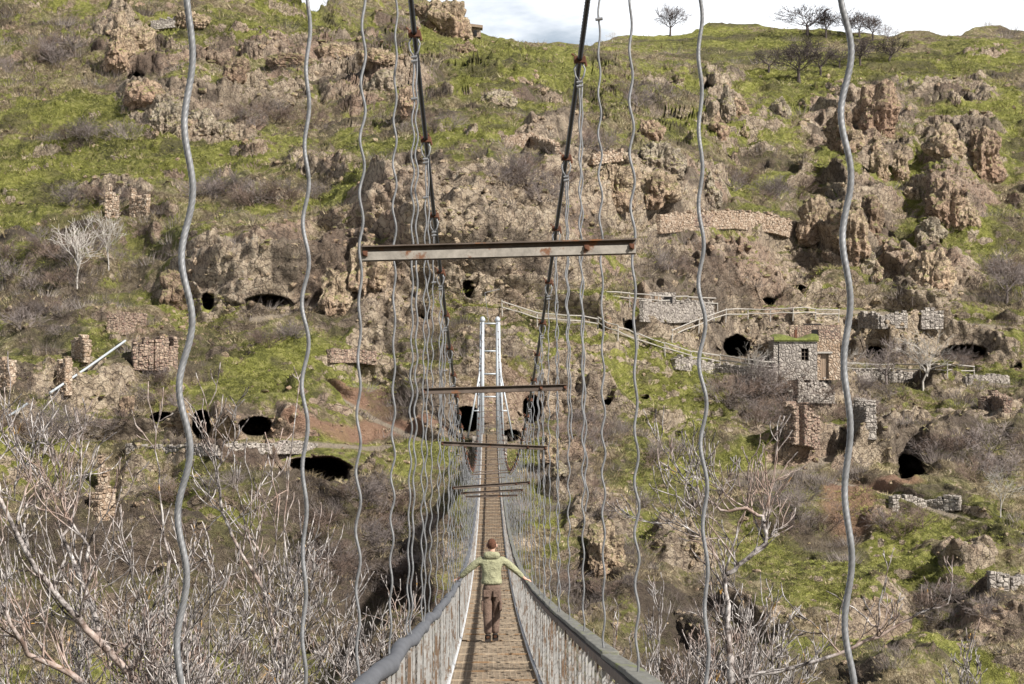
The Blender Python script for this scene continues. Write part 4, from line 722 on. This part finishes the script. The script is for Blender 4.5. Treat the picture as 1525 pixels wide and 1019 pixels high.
for s in (-1, 1):
    b0 = len(jv); el_, wr, pa = arm(s); mid = tuple(np.array(sh[s]) * .5 + np.array(el_) * .5); fm = tuple(np.array(el_) * .5 + np.array(wr) * .5); jv += [sh[s], mid, el_, fm, wr]; je += [(3, b0), (b0, b0 + 1), (b0 + 1, b0 + 2), (b0 + 2, b0 + 3), (b0 + 3, b0 + 4)]; jr += [.082, .072, .062, .053, .046]
skin('jacket', jv, je, jr, M_JACK, person)
skin('hood', [(-.11, .03, 1.50), (-.09, -.05, 1.49), (0, -.10, 1.465), (.09, -.05, 1.49), (.11, .03, 1.50)], [(0, 1), (1, 2), (2, 3), (3, 4)], [.05, .065, .085, .065, .05], M_JACK, person, root=2)
tv = [(0, 0, 1.12), (0, 0, .90)]; te = [(0, 1)]; tr_ = [(.172, .13), (.165, .135)]
for s in (-1, 1):
    b0 = len(tv); off = .07 if s > 0 else -.05; tv += [(s * .088, off * .3, .80), (s * .082, .01 + off * .5, .66), (s * .076, .02 + off, .50), (s * .066, 0 + off, .30), (s * .06, -.01 + off, .12)]; te += [(1, b0)] + [(b0 + i, b0 + i + 1) for i in range(4)]; tr_ += [(.105, .105), (.098, .10), (.082, .085), (.076, .08), (.07, .075)]
tro = skin('trousers', tv, te, tr_, M_TROU, person)
for s in (-1, 1):
    m_ = MB(); m_.box((s * .155, -.01, .62), (.05, .14, .18)); m_.build('cargo_pocket', M_TROU, tro, bevel=.02)
    m_ = MB(); m_.box((s * .085, -.128, .84), (.11, .014, .12)); m_.build('back_pocket', M_TROU, tro, bevel=.005)
for s in (-1, 1): skin('boot', [(s * .062, -.03 + (.07 if s > 0 else -.05), .14), (s * .062, -.04 + (.07 if s > 0 else -.05), .05), (s * .068, .06 + (.07 if s > 0 else -.05), .045), (s * .078, .15 + (.07 if s > 0 else -.05), .04)], [(0, 1), (1, 2), (2, 3)], [(.058, .06), (.055, .05), (.05, .045), (.042, .035)], M_BOOT, person, root=1)
m_ = MB(); m_.ball((0, .008, 1.675), (.080, .100, .102), 3); hair = m_.mesh('hair', M_HAIR, True)
for v_ in hair.vertices:
    if v_.co.y > .05 and v_.co.z < 1.73: v_.co.y = .05
    if v_.co.z < 1.60: v_.co.z = 1.60
    v_.co += Vector((random.uniform(-1, 1), random.uniform(-1, 1), random.uniform(-1, 1))) * .004
ho = bpy.data.objects.new('hair', hair); COL.objects.link(ho); ho.parent = person
m_ = MB()
for s in (-1, 1): m_.ball((s * .086, .02, 1.65), (.014, .024, .034), 2)
m_.ball((0, .125, 1.64), (.016, .022, .028), 2); m_.ball((0, .11, 1.60), (.028, .012, .010), 2); m_.build('ears_nose_mouth', M_SKIN, person, True)
m_ = MB()
for s in (-1, 1): m_.ball((s * .033, .112, 1.675), (.013, .008, .008), 2)
m_.build('eyes', M_EYE, person, True)
#@@FORE
# ------------------------------------------------------------ bare trees close to the camera, rooted in the near bank
def fore_tree(name, px, d, label, limbs, seed, nl=7, H=1.0, top=760, fan=1.1, ln=1.5, extra=1.0):
    rg = np.random.default_rng(seed); x = float(raydir(px, 800)[0] * d); z0 = drop(x, d, 20) or -9; root = empty(name, (x, d, z0)); tag(root, label, 'tree'); O = np.array([x, d, z0])
    global KEEP; KEEP = x - BX
    tk = MB(); cr = MB(); forkz = (600 - 1080) / F * d - z0; fork = np.array([rg.normal(0, .1), 0, forkz])
    tk.tube([(0, 0, -.5), tuple(fork * .4 + rg.normal(0, .08, 3)), tuple(fork * .75 + rg.normal(0, .08, 3)), tuple(fork)], [.16, .12, .10, .085], 9)
    kw = dict(up=.30, kink=.20, nseg=5, spawn=(1, 3), ang=(.4, 1.05), shrink=(.48, .78), sides=6, rmin=.0066)
    for lm in limbs:                     # limbs read off the photograph: [(px, py, distance)...], radius
        pts = [np.array(P(a, b_, c_)) - O for a, b_, c_ in lm[0]]; pts = [fork] + pts if lm[2] else pts; P2 = []
        for a, b_ in zip(pts[:-1], pts[1:]):
            for t in (0, .33, .66): P2.append(a * (1 - t) + b_ * t + rg.normal(0, .012, 3))
        P2.append(pts[-1]); rr = np.linspace(lm[1], lm[1] * .3, len(P2)); tk.tube(P2, rr, 8)
        for i in range(2, len(P2)):
            thin = lm[1] < .02
            for c_ in range(1 if rg.random() < (.3 if thin else .95) * extra else 0):
                dd = P2[i] - P2[i - 1]; dd /= np.linalg.norm(dd); ax = rg.normal(0, 1, 3); ax[2] = abs(ax[2]) * 1.1; nd = dd * .6 + ax / np.linalg.norm(ax) * .9
                grow(cr, P2[i], nd, rg.uniform(.4, .9) * ln / 1.4 * (1 - .55 * i / len(P2)) * (.5 if thin else 1), min(.015, rr[i] * .6), 1 if thin else 2, rg, **kw)
    for k in range(nl):
        a = k / nl * 6.28 + rg.uniform(-.4, .4); t = rg.uniform(.15, 1.0) * fan; hgt = ((1080 - top) / F * d) * rg.uniform(.33, .47)
        grow(cr, fork * rg.uniform(.8, 1), (math.cos(a) * math.sin(t), math.sin(a) * math.sin(t) * .8, math.cos(t)), hgt, .034, 4, rg, **kw)
    KEEP = None; tk.build('trunk', M_FIG, root, True); cr.build('crown', M_FIG, root); return root
fore_tree('fig_tree', 250, 22, 'lichen spotted grey tree with thick leaning limbs in the lower left corner', [([(225, 1035, 22), (141, 949, 22), (106, 907, 21.8), (53, 847, 21.6), (7, 758, 21.5), (-30, 690, 21.5)], .055, 1), ([(180, 1060, 22), (105, 1005, 21.5), (42, 973, 21.3), (14, 928, 21), (-10, 880, 21)], .05, 1), ([(150, 955, 22), (130, 880, 22.2), (95, 800, 22.4), (110, 760, 22.4), (60, 715, 22.6), (40, 690, 22.6)], .03, 0), ([(131, 838, 22), (130, 815, 22), (105, 775, 22), (60, 755, 22), (22, 745, 22)], .02, 0), ([(250, 1020, 22), (246, 930, 22), (248, 830, 22), (238, 730, 22), (228, 640, 22), (221, 568, 22)], .018, 1)], 5, 11, top=760, ln=2.0)
fore_tree('fig_tree', 430, 25, 'tree with long upright shoots left of the second wavy rope', [([(425, 1020, 25), (395, 880, 25), (345, 800, 25), (328, 745, 25), (325, 700, 25), (334, 655, 25)], .03, 1), ([(425, 1010, 25), (432, 900, 25), (422, 800, 25), (430, 700, 25), (446, 570, 25)], .018, 1), ([(400, 890, 25), (402, 850, 25), (370, 800, 25), (345, 790, 25)], .02, 0)], 15, 11, top=770, ln=1.8)
fore_tree('fig_tree', 560, 29, 'paler bushy bare tree just left of the left railing', [], 25, 12, top=780, ln=1.2)
fore_tree('fig_tree', 60, 27, 'bare tree behind the leaning limbs at the left edge', [], 35, 12, top=750, fan=1.3)
fore_tree('fig_tree', 330, 31, 'bare tree filling the gap between the first two ropes', [], 45, 12, top=790, fan=1.3)
fore_tree('fig_tree', 1090, 26, 'pale grey tree with forked trunk behind the second rope from the right', [([(1088, 1012, 26), (1085, 930, 26), (1080, 855, 26)], .07, 1), ([(1080, 858, 26), (1100, 843, 26), (1140, 808, 26), (1137, 770, 26), (1112, 758, 26), (1075, 760, 26), (1045, 738, 26), (1022, 718, 26), (1005, 690, 26)], .032, 0), ([(1080, 858, 26), (1070, 830, 26), (1045, 800, 26), (1010, 778, 26), (975, 780, 26)], .02, 0), ([(1080, 855, 26), (1095, 800, 26), (1115, 740, 26), (1118, 685, 26)], .016, 0)], 55, 12, top=820, fan=1.2, ln=1.6)
fore_tree('fig_tree', 1120, 24, 'dark low limb reaching right across the thick rope, with upright shoots', [([(1100, 1010, 24), (1150, 1000, 24), (1250, 975, 24), (1310, 948, 24), (1370, 912, 24), (1412, 899, 24)], .032, 1), ([(1320, 945, 24), (1300, 930, 24), (1270, 905, 24), (1230, 880, 24)], .016, 0), ([(1308, 948, 24), (1310, 900, 24), (1322, 850, 24), (1332, 815, 24)], .013, 0)], 65, 4, top=900, ln=1.1, extra=.8)
fore_tree('fig_tree', 990, 31, 'bare tree right of the right railing, partly hidden by the forked one', [], 75, 10, top=850, fan=1.1)
fore_tree('fig_tree', 1430, 30, 'thin young tree with sparse twigs in the lower right corner', [([(1430, 1010, 30), (1450, 950, 30), (1460, 920, 30)], .016, 1)], 85, 4, top=920)
#@@END
# ------------------------------------------------------------ sky and sun
W = bpy.data.worlds.new('World'); S.world = W; W.use_nodes = True; nt = W.node_tree; bg = nt.nodes['Background']
SUNV = Vector((-.66, .60, -.72)).normalized(); el = math.asin(-SUNV.z); az = math.atan2(-SUNV.x, -SUNV.y)
st = N(nt, 'ShaderNodeTexSky', sky_type='NISHITA', sun_disc=False, sun_elevation=el, sun_rotation=az, air_density=1, dust_density=2)
tc = N(nt, 'ShaderNodeTexCoord'); mp = N(nt, 'ShaderNodeMapping'); L(nt, tc.outputs['Generated'], mp.inputs[0]); mp.inputs['Scale'].default_value = (1, 1, 3.2)
cl = noise(nt, mp.outputs[0], 5.5, 7, .55)
sz = N(nt, 'ShaderNodeSeparateXYZ'); L(nt, tc.outputs['Generated'], sz.inputs[0]); cl = math_(nt, 'SUBTRACT', cl, math_(nt, 'MULTIPLY', sz.outputs[2], .55))
c = mix(nt, ramp(nt, cl, [(.20, (0, 0, 0)), (.38, (1, 1, 1))]), st.outputs[0], mix(nt, noise(nt, mp.outputs[0], 9, 5, .5), (12.0, 12.6, 13.6), (14.4, 14.6, 14.9)))
L(nt, c, bg.inputs[0]); bg.inputs[1].default_value = .052
sd = bpy.data.lights.new('sun', 'SUN'); sun = bpy.data.objects.new('sun', sd); COL.objects.link(sun)
sd.energy = 5.0; sd.angle = math.radians(1.2); sd.color = (1, .965, .92); sun.rotation_euler = SUNV.to_track_quat('-Z', 'Y').to_euler()
S.view_settings.view_transform = 'Standard'; S.view_settings.look = 'None'; S.view_settings.exposure = .86
